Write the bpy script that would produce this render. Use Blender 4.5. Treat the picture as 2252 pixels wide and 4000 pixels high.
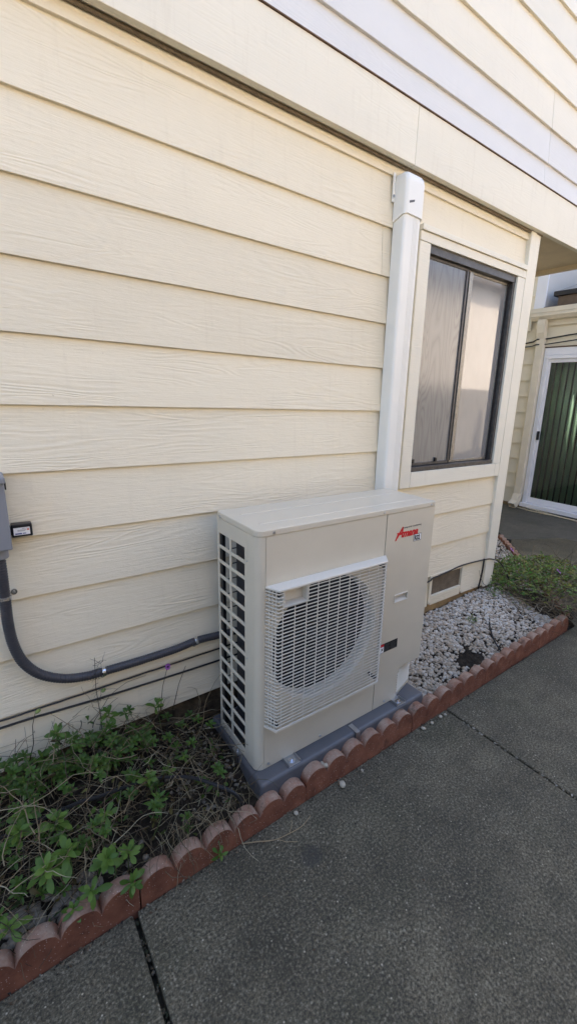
import bpy, math, random
from mathutils import Vector, Matrix, noise
random.seed(7)
R = math.radians
scene = bpy.context.scene
for o in list(bpy.data.objects): bpy.data.objects.remove(o, do_unlink=True)
C = scene.collection

# ------------------------------------------------------------ camera, sky, sun, exposure
cd = bpy.data.cameras.new('camera'); cam = bpy.data.objects.new('camera', cd); C.objects.link(cam)
cam.location = (-0.7049, -1.6532, 1.5674); cam.rotation_euler = (1.3265, -0.0379, -0.6516)
cd.sensor_fit = 'VERTICAL'; cd.sensor_height = 36.0; cd.sensor_width = 36.0
cd.lens = 36.0 * 1711.53 / 4000.0
cd.shift_x = -117.69 / 4000.0; cd.shift_y = -22.98 / 4000.0
cd.clip_start = 0.02; cd.clip_end = 2000
scene.camera = cam
SUN_EL, SUN_ROT = 56.0, 12.0
w = bpy.data.worlds.new('World'); scene.world = w; w.use_nodes = True
nt = w.node_tree; bg = nt.nodes['Background']
sk = nt.nodes.new('ShaderNodeTexSky'); sk.sky_type = 'NISHITA'; sk.sun_disc = False
sk.sun_elevation = R(SUN_EL); sk.sun_rotation = R(SUN_ROT); sk.air_density = .8; sk.dust_density = 2.6; sk.ozone_density = 0.8
nt.links.new(sk.outputs[0], bg.inputs[0]); bg.inputs[1].default_value = 0.15
sl = bpy.data.lights.new('sun', 'SUN'); so = bpy.data.objects.new('sun', sl); C.objects.link(so)
sl.energy = 2.1; sl.angle = R(0.53); sl.color = (1.0, 0.94, 0.85)
so.rotation_euler = (-R(90 - SUN_EL), 0, -R(SUN_ROT)); so.location = (0, 4, 12)
scene.view_settings.view_transform = 'Standard'; scene.view_settings.look = 'None'
scene.view_settings.exposure = 2.42; scene.view_settings.gamma = 1.0
scene.render.engine = 'CYCLES'
scene.cycles.max_bounces = 8; scene.cycles.diffuse_bounces = 5; scene.cycles.transparent_max_bounces = 12

# ------------------------------------------------------------ mesh helpers
class MB:
    def __init__(s): s.v = []; s.f = []; s.c = []
    def add(s, vs, fs, col=None):
        n = len(s.v); s.v += [tuple(p) for p in vs]; s.f += [tuple(i + n for i in f) for f in fs]
        s.c += [col] * len(vs); return s
    def box(s, x0, x1, y0, y1, z0, z1):
        vs = [(x0,y0,z0),(x1,y0,z0),(x1,y1,z0),(x0,y1,z0),(x0,y0,z1),(x1,y0,z1),(x1,y1,z1),(x0,y1,z1)]
        return s.add(vs, [(0,3,2,1),(4,5,6,7),(0,1,5,4),(1,2,6,5),(2,3,7,6),(3,0,4,7)])
    def prism(s, poly, a, b, axis):
        # poly: 2-D outline; extruded from a to b along axis ('x': (y,z), 'y': (x,z), 'z': (x,y))
        def P(p, t): return (t, p[0], p[1]) if axis == 'x' else ((p[0], t, p[1]) if axis == 'y' else (p[0], p[1], t))
        n = len(poly); vs = [P(p, a) for p in poly] + [P(p, b) for p in poly]
        fs = [tuple(range(n - 1, -1, -1)), tuple(range(n, 2 * n))] + [(i, (i + 1) % n, n + (i + 1) % n, n + i) for i in range(n)]
        return s.add(vs, fs)
    def tube(s, pts, r, n=8, cap=True, col=None):
        pts = [Vector(p) for p in pts]; m = len(pts); vs = []; fs = []
        up = Vector((0, 0, 1)); prev = None
        for i, p in enumerate(pts):
            d = (pts[min(i + 1, m - 1)] - pts[max(i - 1, 0)]).normalized()
            if prev is None:
                a = d.cross(up)
                if a.length < 1e-3: a = d.cross(Vector((1, 0, 0)))
                a.normalize()
            else: a = (prev - d * prev.dot(d)).normalized()
            prev = a; b = d.cross(a); rr = r[i] if isinstance(r, (list, tuple)) else r
            for k in range(n):
                t = 2 * math.pi * k / n; vs.append(p + a * (math.cos(t) * rr) + b * (math.sin(t) * rr))
        for i in range(m - 1):
            for k in range(n):
                k2 = (k + 1) % n; fs.append((i*n+k, i*n+k2, (i+1)*n+k2, (i+1)*n+k))
        if cap: fs += [tuple(range(n - 1, -1, -1)), tuple(range((m-1)*n, m*n))]
        return s.add(vs, fs, col)
    def cyl(s, p, q, r, n=16, r2=None): return s.tube([p, q], [r, r if r2 is None else r2], n)
    def ring(s, center, axis_y0, axis_y1, r0, r1, n=64):
        cx, cz = center; vs = []
        for yy, rr in ((axis_y0, r0), (axis_y1, r1)):
            for k in range(n):
                t = 2*math.pi*k/n; vs.append((cx+rr*math.cos(t), yy, cz+rr*math.sin(t)))
        return s.add(vs, [(k, (k+1)%n, n+(k+1)%n, n+k) for k in range(n)])
    def grid_panel(s, us, vs_, holes, x0, x1):
        # panel in the y-z plane between x0 and x1 with rectangular holes (i,j) of the us x vs grid
        nu, nv = len(us), len(vs_); pts = [(x, u, v) for x in (x0, x1) for v in vs_ for u in us]
        I = lambda k, i, j: k*nu*nv + j*nu + i; fs = []
        solid = lambda i, j: 0 <= i < nu-1 and 0 <= j < nv-1 and (i, j) not in holes
        for i in range(nu-1):
            for j in range(nv-1):
                if not solid(i, j): continue
                fs.append((I(0,i,j), I(0,i,j+1), I(0,i+1,j+1), I(0,i+1,j))); fs.append((I(1,i,j), I(1,i+1,j), I(1,i+1,j+1), I(1,i,j+1)))
                if not solid(i-1, j): fs.append((I(0,i,j), I(1,i,j), I(1,i,j+1), I(0,i,j+1)))
                if not solid(i+1, j): fs.append((I(0,i+1,j), I(0,i+1,j+1), I(1,i+1,j+1), I(1,i+1,j)))
                if not solid(i, j-1): fs.append((I(0,i,j), I(0,i+1,j), I(1,i+1,j), I(1,i,j)))
                if not solid(i, j+1): fs.append((I(0,i,j+1), I(1,i,j+1), I(1,i+1,j+1), I(0,i+1,j+1)))
        return s.add(pts, fs)
    def mesh(s, name, off=(0, 0, 0), smooth=False):
        me = bpy.data.meshes.new(name)
        me.from_pydata([(p[0]-off[0], p[1]-off[1], p[2]-off[2]) for p in s.v], [], s.f)
        if any(c is not None for c in s.c):
            a = me.color_attributes.new('tint', 'FLOAT_COLOR', 'POINT')
            for i, c in enumerate(s.c): a.data[i].color = (*(c or (1, 1, 1)), 1)
        if smooth: me.shade_smooth()
        me.update(); return me

def wpos(o):
    p = Vector((0, 0, 0))
    while o is not None: p += o.location; o = o.parent
    return p
def part(name, mb, mat, parent=None, bev=0, smooth=False, seg=2):
    """One mesh object built in world coordinates, hung under parent."""
    off = wpos(parent) if parent else Vector((0, 0, 0))
    me = mb.mesh(name, off, smooth); o = bpy.data.objects.new(name, me); C.objects.link(o)
    if mat: me.materials.append(mat)
    if parent: o.parent = parent
    if bev:
        b = o.modifiers.new('bevel', 'BEVEL'); b.width = bev; b.segments = seg; b.limit_method = 'ANGLE'; b.angle_limit = R(35)
        b.harden_normals = False
    return o
def single(name, mb, mat, label, cat, group=None, bev=0, smooth=False, origin=None):
    """A top-level thing that is one mesh."""
    org = Vector(origin) if origin else Vector((0, 0, 0))
    me = mb.mesh(name, org, smooth); o = bpy.data.objects.new(name, me); o.location = org; C.objects.link(o)
    me.materials.append(mat)
    if bev:
        b = o.modifiers.new('bevel', 'BEVEL'); b.width = bev; b.segments = 2; b.limit_method = 'ANGLE'; b.angle_limit = R(35)
    tag(o, label, cat, group); return o
def tag(o, label=None, cat=None, group=None, kind=None):
    if label: o['label'] = label
    if cat: o['category'] = cat
    if group: o['group'] = group
    if kind: o['kind'] = kind
    return o
def thing(name, loc, label, cat, group=None):
    o = bpy.data.objects.new(name, None); o.empty_display_size = .05; o.location = loc; C.objects.link(o)
    return tag(o, label, cat, group)
def sub(name, parent):
    o = bpy.data.objects.new(name, None); o.empty_display_size = .05; C.objects.link(o); o.parent = parent; return o

# ------------------------------------------------------------ materials
def srgb(r, g, b):
    f = lambda c: (c/255/12.92) if c/255 <= .04045 else ((c/255+.055)/1.055)**2.4
    return (f(r), f(g), f(b), 1)
class Mat:
    def __init__(s, name):
        s.m = bpy.data.materials.new(name); s.m.use_nodes = True; s.t = s.m.node_tree
        s.p = s.t.nodes['Principled BSDF']
    def n(s, typ, **kw):
        nd = s.t.nodes.new(typ)
        for k, v in kw.items():
            if hasattr(nd, k) and k not in nd.inputs: setattr(nd, k, v)
            else: nd.inputs[k].default_value = v
        return nd
    def l(s, a, b): s.t.links.new(a, b)
    def coord(s, scale=(1, 1, 1), rnd=0.0, loc=(0, 0, 0)):
        tc = s.n('ShaderNodeTexCoord'); mp = s.n('ShaderNodeMapping'); mp.inputs['Scale'].default_value = scale; mp.inputs['Location'].default_value = loc
        src = tc.outputs['Object']
        if rnd:
            oi = s.n('ShaderNodeObjectInfo'); ml = s.n('ShaderNodeMath', operation='MULTIPLY'); ml.inputs[1].default_value = rnd
            s.l(oi.outputs['Random'], ml.inputs[0]); ad = s.n('ShaderNodeVectorMath', operation='ADD')
            s.l(src, ad.inputs[0]); s.l(ml.outputs[0], ad.inputs[1]); src = ad.outputs[0]
        s.l(src, mp.inputs['Vector']); return mp.outputs[0]
    def noise(s, vec, scale, detail=4, rough=.55, dist=0):
        nd = s.n('ShaderNodeTexNoise'); nd.inputs['Scale'].default_value = scale; nd.inputs['Detail'].default_value = detail
        nd.inputs['Roughness'].default_value = rough; nd.inputs['Distortion'].default_value = dist
        if vec: s.l(vec, nd.inputs['Vector'])
        return nd.outputs['Fac']
    def ramp(s, fac, stops):
        r = s.n('ShaderNodeValToRGB'); e = r.color_ramp.elements
        while len(e) < len(stops): e.new(.5)
        for i, (p, c) in enumerate(stops):
            e[i].position = p; e[i].color = c if isinstance(c, (tuple, list)) else (c, c, c, 1)
        s.l(fac, r.inputs[0]); return r.outputs[0]
    def mix(s, fac, a, b, mode='MIX'):
        m = s.n('ShaderNodeMix', data_type='RGBA', blend_type=mode)
        if isinstance(fac, (int, float)): m.inputs[0].default_value = fac
        else: s.l(fac, m.inputs[0])
        for k, x in ((6, a), (7, b)):
            if isinstance(x, (tuple, list)): m.inputs[k].default_value = x
            else: s.l(x, m.inputs[k])
        return m.outputs[2]
    def math(s, op, a, b=None, cl=False):
        m = s.n('ShaderNodeMath', operation=op); m.use_clamp = cl
        for k, x in ((0, a), (1, b)):
            if x is None: continue
            if isinstance(x, (int, float)): m.inputs[k].default_value = x
            else: s.l(x, m.inputs[k])
        return m.outputs[0]
    def bump(s, h, strength, dist=.002, prev=None):
        b = s.n('ShaderNodeBump'); b.inputs['Strength'].default_value = strength; b.inputs['Distance'].default_value = dist
        s.l(h, b.inputs['Height'])
        if prev: s.l(prev, b.inputs['Normal'])
        return b.outputs[0]
    def fin(s, col=None, rough=.6, nor=None, metal=0, spec=.5, ior=1.45):
        if col is not None:
            if isinstance(col, (tuple, list)): s.p.inputs['Base Color'].default_value = col
            else: s.l(col, s.p.inputs['Base Color'])
        if isinstance(rough, (int, float)): s.p.inputs['Roughness'].default_value = rough
        else: s.l(rough, s.p.inputs['Roughness'])
        s.p.inputs['Metallic'].default_value = metal; s.p.inputs['Specular IOR Level'].default_value = spec; s.p.inputs['IOR'].default_value = ior
        if nor: s.l(nor, s.p.inputs['Normal'])
        return s.m

def siding_mat(name, col, dirt=(.30, .22, .13, 1), grain=1.0, dirty=1.0):
    m = Mat(name)
    lo = m.coord((.9, 1, 7), rnd=37.0); n1 = m.noise(lo, 1.6, 2, .5, .3)
    bands = m.math('SINE', m.math('MULTIPLY', n1, 95.0))
    gate = m.ramp(m.noise(m.coord((.8, 1, 3), rnd=11.0), 2.3, 2), [(.42, 0.0), (.6, 1.0)])
    fine = m.noise(m.coord((3.2, 1, 60), rnd=17.0), 3.0, 4, .65)
    wob = m.noise(m.coord((9, 1, 34), rnd=7.0), 2.5, 3, .6, .5)
    h = m.math('ADD', m.math('MULTIPLY', m.math('MULTIPLY', bands, gate), .38), m.math('MULTIPLY', fine, 1.2))
    h = m.math('ADD', h, m.math('MULTIPLY', wob, .8))
    nor = m.bump(h, .46 * grain, .0030)
    nor = m.bump(m.noise(m.coord((1, 1, 1), rnd=3.0), 2.2, 2), .25, .02, nor)
    # weathering with a shape of its own: blotches, drips and small scuffs
    bl = m.ramp(m.noise(m.coord((1.1, 1, 2.4), rnd=5.0), 2.4, 5, .6), [(.3, .0), (.75, 1.0)])
    c = m.mix(m.math('MULTIPLY', bl, .30), col, tuple(x*.84 for x in col[:3]) + (1,))
    st = m.ramp(m.noise(m.coord((26, 1, 2.2), rnd=9.0), 1.6, 5, .65), [(.56, 0.0), (.80, 1.0)])
    c = m.mix(m.math('MULTIPLY', st, .09 * dirty), c, dirt)
    sp = m.ramp(m.noise(m.coord((30, 1, 44), rnd=21.0), 1.1, 5, .7), [(.70, 0.0), (.76, 1.0)])
    c = m.mix(m.math('MULTIPLY', sp, .55 * dirty), c, dirt)
    oi = m.n('ShaderNodeObjectInfo'); v = m.math('ADD', m.math('MULTIPLY', oi.outputs['Random'], .08), .95)
    cc = m.n('ShaderNodeCombineColor')
    for i in range(3): m.l(v, cc.inputs[i])
    c = m.mix(1.0, c, cc.outputs[0], 'MULTIPLY')
    return m.fin(c, .62, nor, spec=.35)
M = {}
CREAM = srgb(226, 216, 191)
M['siding'] = siding_mat('cream_siding', CREAM)
M['siding_white'] = siding_mat('white_and_skylit_siding', srgb(207, 205, 199), grain=.35, dirty=.5)  # white wing walls; on two upper boards it paints in sky reflection
M['siding_up'] = siding_mat('upper_cream_siding', srgb(218, 211, 192), grain=.5)
M['trim'] = siding_mat('cream_trim', srgb(228, 222, 203), grain=.5, dirty=1.2)
M['fascia'] = siding_mat('fascia_paint', srgb(223, 217, 198), grain=.4, dirty=1.6)
M['far_siding'] = siding_mat('far_house_siding', srgb(228, 220, 197), grain=.5, dirty=.8)  # one even cream paint for the wing across the patio
def plain(name, col, rough=.5, metal=0, nscale=0, namp=.15, bump=0, spec=.5, bscale=None, coat=0):
    m = Mat(name); c = col; nor = None
    if nscale:
        f = m.ramp(m.noise(m.coord(rnd=4.0), nscale, 5, .6), [(.3, 0.0), (.7, 1.0)])
        c = m.mix(f, tuple(x*(1-namp) for x in col[:3])+(1,), tuple(min(1, x*(1+namp)) for x in col[:3])+(1,))
    if bump: nor = m.bump(m.noise(m.coord(rnd=2.0), bscale or nscale or 40, 4, .6), bump, .002)
    if coat: m.p.inputs['Coat Weight'].default_value = coat; m.p.inputs['Coat Roughness'].default_value = .08
    return m.fin(c, rough, nor, metal, spec)
SPOT = (.05, -.721)
M['unit'] = plain('beige_enamel', srgb(200, 191, 171), .36, 0, 6, .03, .03, bscale=160, coat=.10)
M['unit_plastic'] = plain('ivory_plastic', srgb(208, 202, 188), .42, 0, 5, .03)
M['seam'] = plain('dark_seam', (.03, .028, .025, 1), .8)
M['black'] = plain('black_plastic', (.012, .012, .013, 1), .35)
M['inside'] = plain('dark_interior', (.010, .010, .011, 1), .7)
M['pad'] = plain('grey_plastic_pad', srgb(90, 90, 92), .42, 0, 9, .10, .15, bscale=220)
M['zinc'] = plain('galvanised_steel', srgb(190, 192, 196), .30, 1.0, 30, .12)
M['chrome'] = plain('bright_steel', srgb(215, 217, 222), .16, 1.0)
M['rail_pvc'] = plain('ivory_vinyl', srgb(226, 224, 214), .38, 0, 3, .02)
M['white_vinyl'] = plain('white_vinyl', srgb(226, 228, 232), .4, 0, 3, .03)
M['bronze'] = plain('bronze_aluminium', srgb(84, 82, 80), .42, .6, 40, .25)
M['bronze_dark'] = plain('dark_gasket', (.015, .014, .014, 1), .6)
M['sash'] = plain('worn_aluminium', srgb(140, 136, 128), .4, .7, 60, .2)
M['greybox'] = plain('grey_enamel', srgb(128, 130, 134), .42, 0, 12, .04)
M['cable'] = plain('black_cable', (.012, .012, .013, 1), .5)
M['white_ink'] = plain('white_label', srgb(232, 232, 232), .5)
M['red_ink'] = plain('red_ink', srgb(196, 22, 34), .4)
M['orange_ink'] = plain('orange_ink', srgb(214, 96, 60), .5)
M['blue_ink'] = plain('blue_grey_ink', srgb(96, 108, 150), .5)
M['black_ink'] = plain('black_ink', (.01, .01, .01, 1), .45)
M['grey_ink'] = plain('grey_ink', (.09, .09, .09, 1), .5)
M['brown_trim'] = plain('brown_paint', srgb(98, 84, 70), .7, 0, 12, .2)
M['soffit'] = plain('soffit_paint', srgb(206, 192, 162), .75, 0, 5, .10)
M['soffit_line'] = plain('grimy_cord', srgb(112, 99, 80), .8, 0, 30, .3)
M['flashing'] = plain('rusty_flashing', srgb(96, 74, 56), .8, 0, 22, .4)
M['roof_brown'] = plain('brown_shingle', srgb(92, 82, 76), .9, 0, 30, .3, .6)
M['dark_frame'] = plain('black_frame', (.02, .02, .022, 1), .4)
M['gutter'] = plain('beige_gutter', srgb(214, 206, 186), .45, 0, 8, .06)
M['fence'] = plain('weathered_fence', srgb(150, 140, 126), .8, 0, 9, .2, .4)
M['neighbour'] = plain('neighbour_stucco', srgb(224, 208, 186), .85, 0, 3, .05)
# conduit: spiral ribs
m = Mat('ribbed_conduit'); m.fin(srgb(60, 60, 64), .38); M['conduit'] = m.m
# coil fins
m = Mat('coil_fins'); wv = m.n('ShaderNodeTexWave', bands_direction='Z'); wv.inputs['Scale'].default_value = 130
m.l(m.coord(), wv.inputs['Vector']); nz = m.noise(m.coord((1, 1, 3)), 9, 4)
c = m.mix(m.math('MULTIPLY', wv.outputs['Fac'], .5), (.010, .011, .015, 1), (.045, .05, .065, 1)); c = m.mix(m.math('MULTIPLY', nz, .5), c, (.03, .03, .04, 1))
M['coil'] = m.fin(c, .45, metal=.3)
# concrete with exposed aggregate
def concrete(name, base, dark, light, green, amt=1.0):
    m = Mat(name); co = m.coord()
    big = m.ramp(m.noise(co, 1.7, 6, .62), [(.32, 0.0), (.70, 1.0)])
    c = m.mix(big, dark, base)
    pt = m.ramp(m.noise(m.coord(loc=(1, 4, 0)), 7.5, 6, .7), [(.42, .0), (.66, 1.0)]); c = m.mix(m.math('MULTIPLY', pt, .55), c, tuple(x*.62 for x in dark[:3])+(1,))
    g = m.ramp(m.noise(m.coord(loc=(3, 8, 0)), 2.6, 5, .6), [(.5, 0.0), (.72, 1.0)])
    c = m.mix(m.math('MULTIPLY', g, .55), c, green)
    st = m.ramp(m.noise(m.coord(loc=(13, 1, 0)), 5.5, 5, .65), [(.55, 0.0), (.8, 1.0)])
    c = m.mix(m.math('MULTIPLY', st, .5), c, tuple(x*.55 for x in dark[:3])+(1,))
    sd = m.noise(co, 120, 4, .75); c = m.mix(m.ramp(sd, [(.38, .9*amt), (.56, 0.0)]), c, tuple(x*.38 for x in dark[:3])+(1,))
    c = m.mix(m.ramp(sd, [(.54, 0.0), (.72, .55*amt)]), c, tuple(x*.72 for x in light[:3])+(1,))
    v = m.n('ShaderNodeTexVoronoi'); v.inputs['Scale'].default_value = 95; m.l(co, v.inputs['Vector'])
    spot = m.ramp(v.outputs['Distance'], [(.18, 1.0), (.40, 0.0)])
    pick = m.n('ShaderNodeSeparateColor'); m.l(v.outputs['Color'], pick.inputs[0])
    sel = m.ramp(pick.outputs[0], [(.55, 0.0), (1.0, .6)]); wear = m.ramp(m.noise(m.coord(loc=(5, 5, 0)), 2.1, 4), [(.35, .25), (.65, 1.0)])
    k = m.math('MULTIPLY', m.math('MULTIPLY', spot, sel), m.math('MULTIPLY', wear, amt))
    tone = m.mix(pick.outputs[1], light, tuple(x*.6 for x in light[:3])+(1,))
    c = m.mix(k, c, tone)
    v2 = m.n('ShaderNodeTexVoronoi'); v2.inputs['Scale'].default_value = 62; m.l(co, v2.inputs['Vector'])
    p2 = m.n('ShaderNodeSeparateColor'); m.l(v2.outputs['Color'], p2.inputs[0])
    k2 = m.math('MULTIPLY', m.ramp(v2.outputs['Distance'], [(.10, 1.0), (.2, 0.0)]), m.ramp(p2.outputs[0], [(.88, 0.0), (.93, .8*amt)]))
    c = m.mix(k2, c, light)
    if amt == 1.0:   # an old oil spot
        sp = m.n('ShaderNodeVectorMath', operation='DISTANCE'); m.l(m.coord((1, 1, 0)), sp.inputs[0]); sp.inputs[1].default_value = (SPOT[0], SPOT[1], 0)
        dd = m.math('ADD', sp.outputs['Value'], m.math('MULTIPLY', m.noise(co, 22, 4), .02))
        c = m.mix(m.ramp(dd, [(.040, .6), (.056, 0.0)]), c, (.035, .033, .028, 1))
    nor = m.bump(sd, .55, .004); nor = m.bump(m.noise(co, 38, 5, .6), .5, .006, nor); nor = m.bump(k, .3, .003, nor)
    return m.fin(c, m.ramp(big, [(0, .62), (1, .8)]), nor, spec=.4)
M['concrete'] = concrete('aggregate_concrete', (.200, .172, .112, 1), (.058, .050, .030, 1), (.46, .41, .30, 1), (.055, .056, .028, 1))
M['patio'] = concrete('patio_concrete', (.125, .116, .092, 1), (.085, .080, .062, 1), (.26, .25, .22, 1), (.055, .062, .038, 1), .45)
M['joint'] = plain('mossy_joint', (.028, .026, .018, 1), .95, 0, 40, .5, .8)
# soil
m = Mat('dark_soil'); co = m.coord(); c = m.ramp(m.noise(co, 26, 6, .7), [(.3, (.009, .007, .005, 1)), (.55, (.030, .023, .016, 1)), (.8, (.072, .056, .04, 1))])
M['soil'] = m.fin(c, .95, m.bump(m.noise(co, 60, 6, .7), .9, .012), spec=.2)
# edging
m = Mat('red_edging'); co = m.coord(rnd=6.0)
c = m.ramp(m.noise(co, 14, 5, .6), [(.3, srgb(106, 64, 47)), (.7, srgb(142, 92, 69))])
geo = m.n('ShaderNodeNewGeometry'); sx = m.n('ShaderNodeSeparateXYZ'); m.l(geo.outputs['Normal'], sx.inputs[0])
lich = m.ramp(m.noise(co, 16, 6, .7), [(.35, .25), (.65, 1.0)])
up = m.math('MULTIPLY', m.ramp(sx.outputs['Z'], [(.25, 0.0), (.7, 1.0)]), lich); c = m.mix(up, c, srgb(156, 134, 116))
di = m.ramp(m.noise(m.coord(rnd=9.0), 20, 6, .7), [(.58, 0.0), (.70, 1.0)]); c = m.mix(m.math('MULTIPLY', di, .65), c, srgb(46, 36, 28))
v = m.n('ShaderNodeTexVoronoi'); v.inputs['Scale'].default_value = 190; m.l(co, v.inputs['Vector'])
pk = m.n('ShaderNodeSeparateColor'); m.l(v.outputs['Color'], pk.inputs[0])
k = m.math('MULTIPLY', m.ramp(v.outputs['Distance'], [(.15, 1.0), (.3, 0.0)]), m.ramp(pk.outputs[0], [(.80, 0.0), (.9, 1.0)])); c = m.mix(k, c, srgb(196, 170, 158))
nor = m.bump(m.noise(co, 300, 3, .7), .5, .003); nor = m.bump(m.noise(co, 45, 5, .6), .5, .006, nor)
M['edging'] = m.fin(c, .85, nor, spec=.3)
# pebbles
m = Mat('pebble_stone'); at = m.n('ShaderNodeAttribute', attribute_name='tint'); co = m.coord()
c = m.mix(m.math('MULTIPLY', m.noise(co, 70, 4, .6), .5), at.outputs['Color'], (.36, .31, .24, 1)); M['pebble'] = m.fin(c, .6, m.bump(m.noise(co, 160, 3), .3, .002), spec=.4)
M['pebble_plain'] = plain('pale_pebble', srgb(168, 158, 138), .6, 0, 60, .18, .4)
# foundation
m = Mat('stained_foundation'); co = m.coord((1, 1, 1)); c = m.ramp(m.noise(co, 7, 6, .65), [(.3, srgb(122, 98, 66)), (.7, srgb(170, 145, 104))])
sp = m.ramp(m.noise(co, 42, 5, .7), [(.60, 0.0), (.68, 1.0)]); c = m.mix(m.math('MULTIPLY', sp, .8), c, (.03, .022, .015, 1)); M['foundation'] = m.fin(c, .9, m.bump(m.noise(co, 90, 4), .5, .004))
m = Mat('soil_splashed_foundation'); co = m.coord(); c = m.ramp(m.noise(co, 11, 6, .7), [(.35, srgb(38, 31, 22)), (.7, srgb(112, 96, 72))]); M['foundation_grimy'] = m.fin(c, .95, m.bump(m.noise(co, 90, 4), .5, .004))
# screens
m = Mat('dusty_screen'); co = m.coord(); ch = m.n('ShaderNodeTexChecker'); ch.inputs['Scale'].default_value = 330; m.l(co, ch.inputs['Vector'])
c = m.mix(m.noise(co, 16, 5, .65), srgb(70, 58, 44), srgb(150, 134, 110)); c = m.mix(m.math('MULTIPLY', ch.outputs['Fac'], .5), c, (.03, .025, .02, 1)); M['screen'] = m.fin(c, .85)
# window panes
m = Mat('glass_over_blind'); co = m.coord(); c = m.ramp(m.noise(m.coord((1, 1, .6)), 5, 4), [(.3, (.20, .20, .195, 1)), (.7, (.25, .25, .245, 1))])
M['pane_right'] = m.fin(c, .05, m.bump(m.noise(co, 3.5, 2), .05, .01), spec=.5, ior=2.5)
m = Mat('glass_over_plywood'); co = m.coord((3.2, 1, .42)); n1 = m.noise(co, 2.2, 2, .5, .4)
bands = m.math('ABSOLUTE', m.math('SINE', m.math('MULTIPLY', n1, 60.0)))
c = m.mix(bands, (.115, .118, .118, 1), (.185, .187, .182, 1)); c = m.mix(m.math('MULTIPLY', m.noise(m.coord((30, 1, 1)), 2, 3), .5), c, (.15, .152, .152, 1))
M['pane_left'] = m.fin(c, .16, m.bump(m.noise(m.coord(), 2.5, 2), .06, .01), spec=.5, ior=1.9)
m = Mat('door_glass'); t = m.t; tr = m.n('ShaderNodeBsdfTransparent'); gl = m.n('ShaderNodeBsdfGlossy'); gl.inputs['Roughness'].default_value = .02
fr = m.n('ShaderNodeFresnel'); fr.inputs['IOR'].default_value = 1.5; mx = m.n('ShaderNodeMixShader'); m.l(fr.outputs[0], mx.inputs[0]); m.l(tr.outputs[0], mx.inputs[1]); m.l(gl.outputs[0], mx.inputs[2])
tr.inputs[0].default_value = (.86, .88, .87, 1); m.l(mx.outputs[0], t.nodes['Material Output'].inputs['Surface']); M['door_glass'] = m.m
M['blind'] = plain('green_blind', srgb(138, 168, 138), .6, 0, 4, .08)
# leaves and stems
def leafmat(name, a, b, trans=.35):
    m = Mat(name); oi = m.n('ShaderNodeObjectInfo'); at = m.n('ShaderNodeAttribute', attribute_name='tint')
    c = m.mix(oi.outputs['Random'], a, b); c = m.mix(1.0, c, at.outputs['Color'], 'MULTIPLY')
    nor = m.bump(m.noise(m.coord(), 120, 3), .3, .002); m.fin(c, .48, nor, spec=.4)
    tl = m.n('ShaderNodeBsdfTranslucent'); m.l(c, tl.inputs[0]); mx = m.n('ShaderNodeMixShader'); mx.inputs[0].default_value = trans
    m.l(m.p.outputs[0], mx.inputs[1]); m.l(tl.outputs[0], mx.inputs[2]); m.l(mx.outputs[0], m.t.nodes['Material Output'].inputs['Surface']); return m.m
M['leaf'] = leafmat('green_leaf', (.070, .140, .022, 1), (.145, .235, .042, 1))
M['leaf_far'] = leafmat('light_green_leaf', (.12, .19, .045, 1), (.23, .31, .085, 1))
m = Mat('dry_stem'); at = m.n('ShaderNodeAttribute', attribute_name='tint'); M['stem'] = m.fin(at.outputs['Color'], .8, spec=.2)
M['twig'] = plain('dry_twig', srgb(150, 130, 98), .8)
M['green_stem'] = plain('green_stem', (.085, .115, .035, 1), .6)
M['petal'] = plain('purple_petal', srgb(158, 92, 168), .5); M['flower_eye'] = plain('dark_flower_centre', (.03, .012, .04, 1), .7)
M['bud'] = plain('green_bud', (.16, .21, .06, 1), .6)

# ------------------------------------------------------------ ground and paving
def slab(name, poly, mat, parent, z0=-.10, z1=0.0):
    return part(name, MB().prism(poly, z0, z1, 'z'), mat, parent, bev=.006)
g = MB(); g.add([(-400, -400, -.035), (400, -400, -.035), (400, 400, -.035), (-400, 400, -.035)], [(0, 1, 2, 3)])
ground = part('ground', g, M['joint']); tag(ground, kind='structure')
paving = bpy.data.objects.new('concrete_path', None); C.objects.link(paving); tag(paving, kind='structure')
EY = lambda x: -.541 + .013 * (x + .8)                    # front line of the edging
slab('slab', [(-3.6, -2.72), (-.5030, -2.72), (-.5030, EY(-.5) - .004), (-3.6, EY(-3.6))], M['concrete'], paving)
slab('slab', [(-.4890, -2.72), (1.069, -2.72), (1.069, EY(1.07) - .004), (-.4890, EY(-.49) - .004)], M['concrete'], paving)
slab('slab', [(1.081, -2.72), (3.9, -2.72), (4.86, .55), (4.21, .885), (4.05, .80), (2.62, -.508), (1.081, EY(1.08) - .004)], M['concrete'], paving)
slab('slab', [(3.912, -2.72), (5.93, -2.72), (5.93, 2.2), (3.4, 2.2), (4.21, .90), (4.872, .555)], M['patio'], paving, -.10, -.003)

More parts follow.
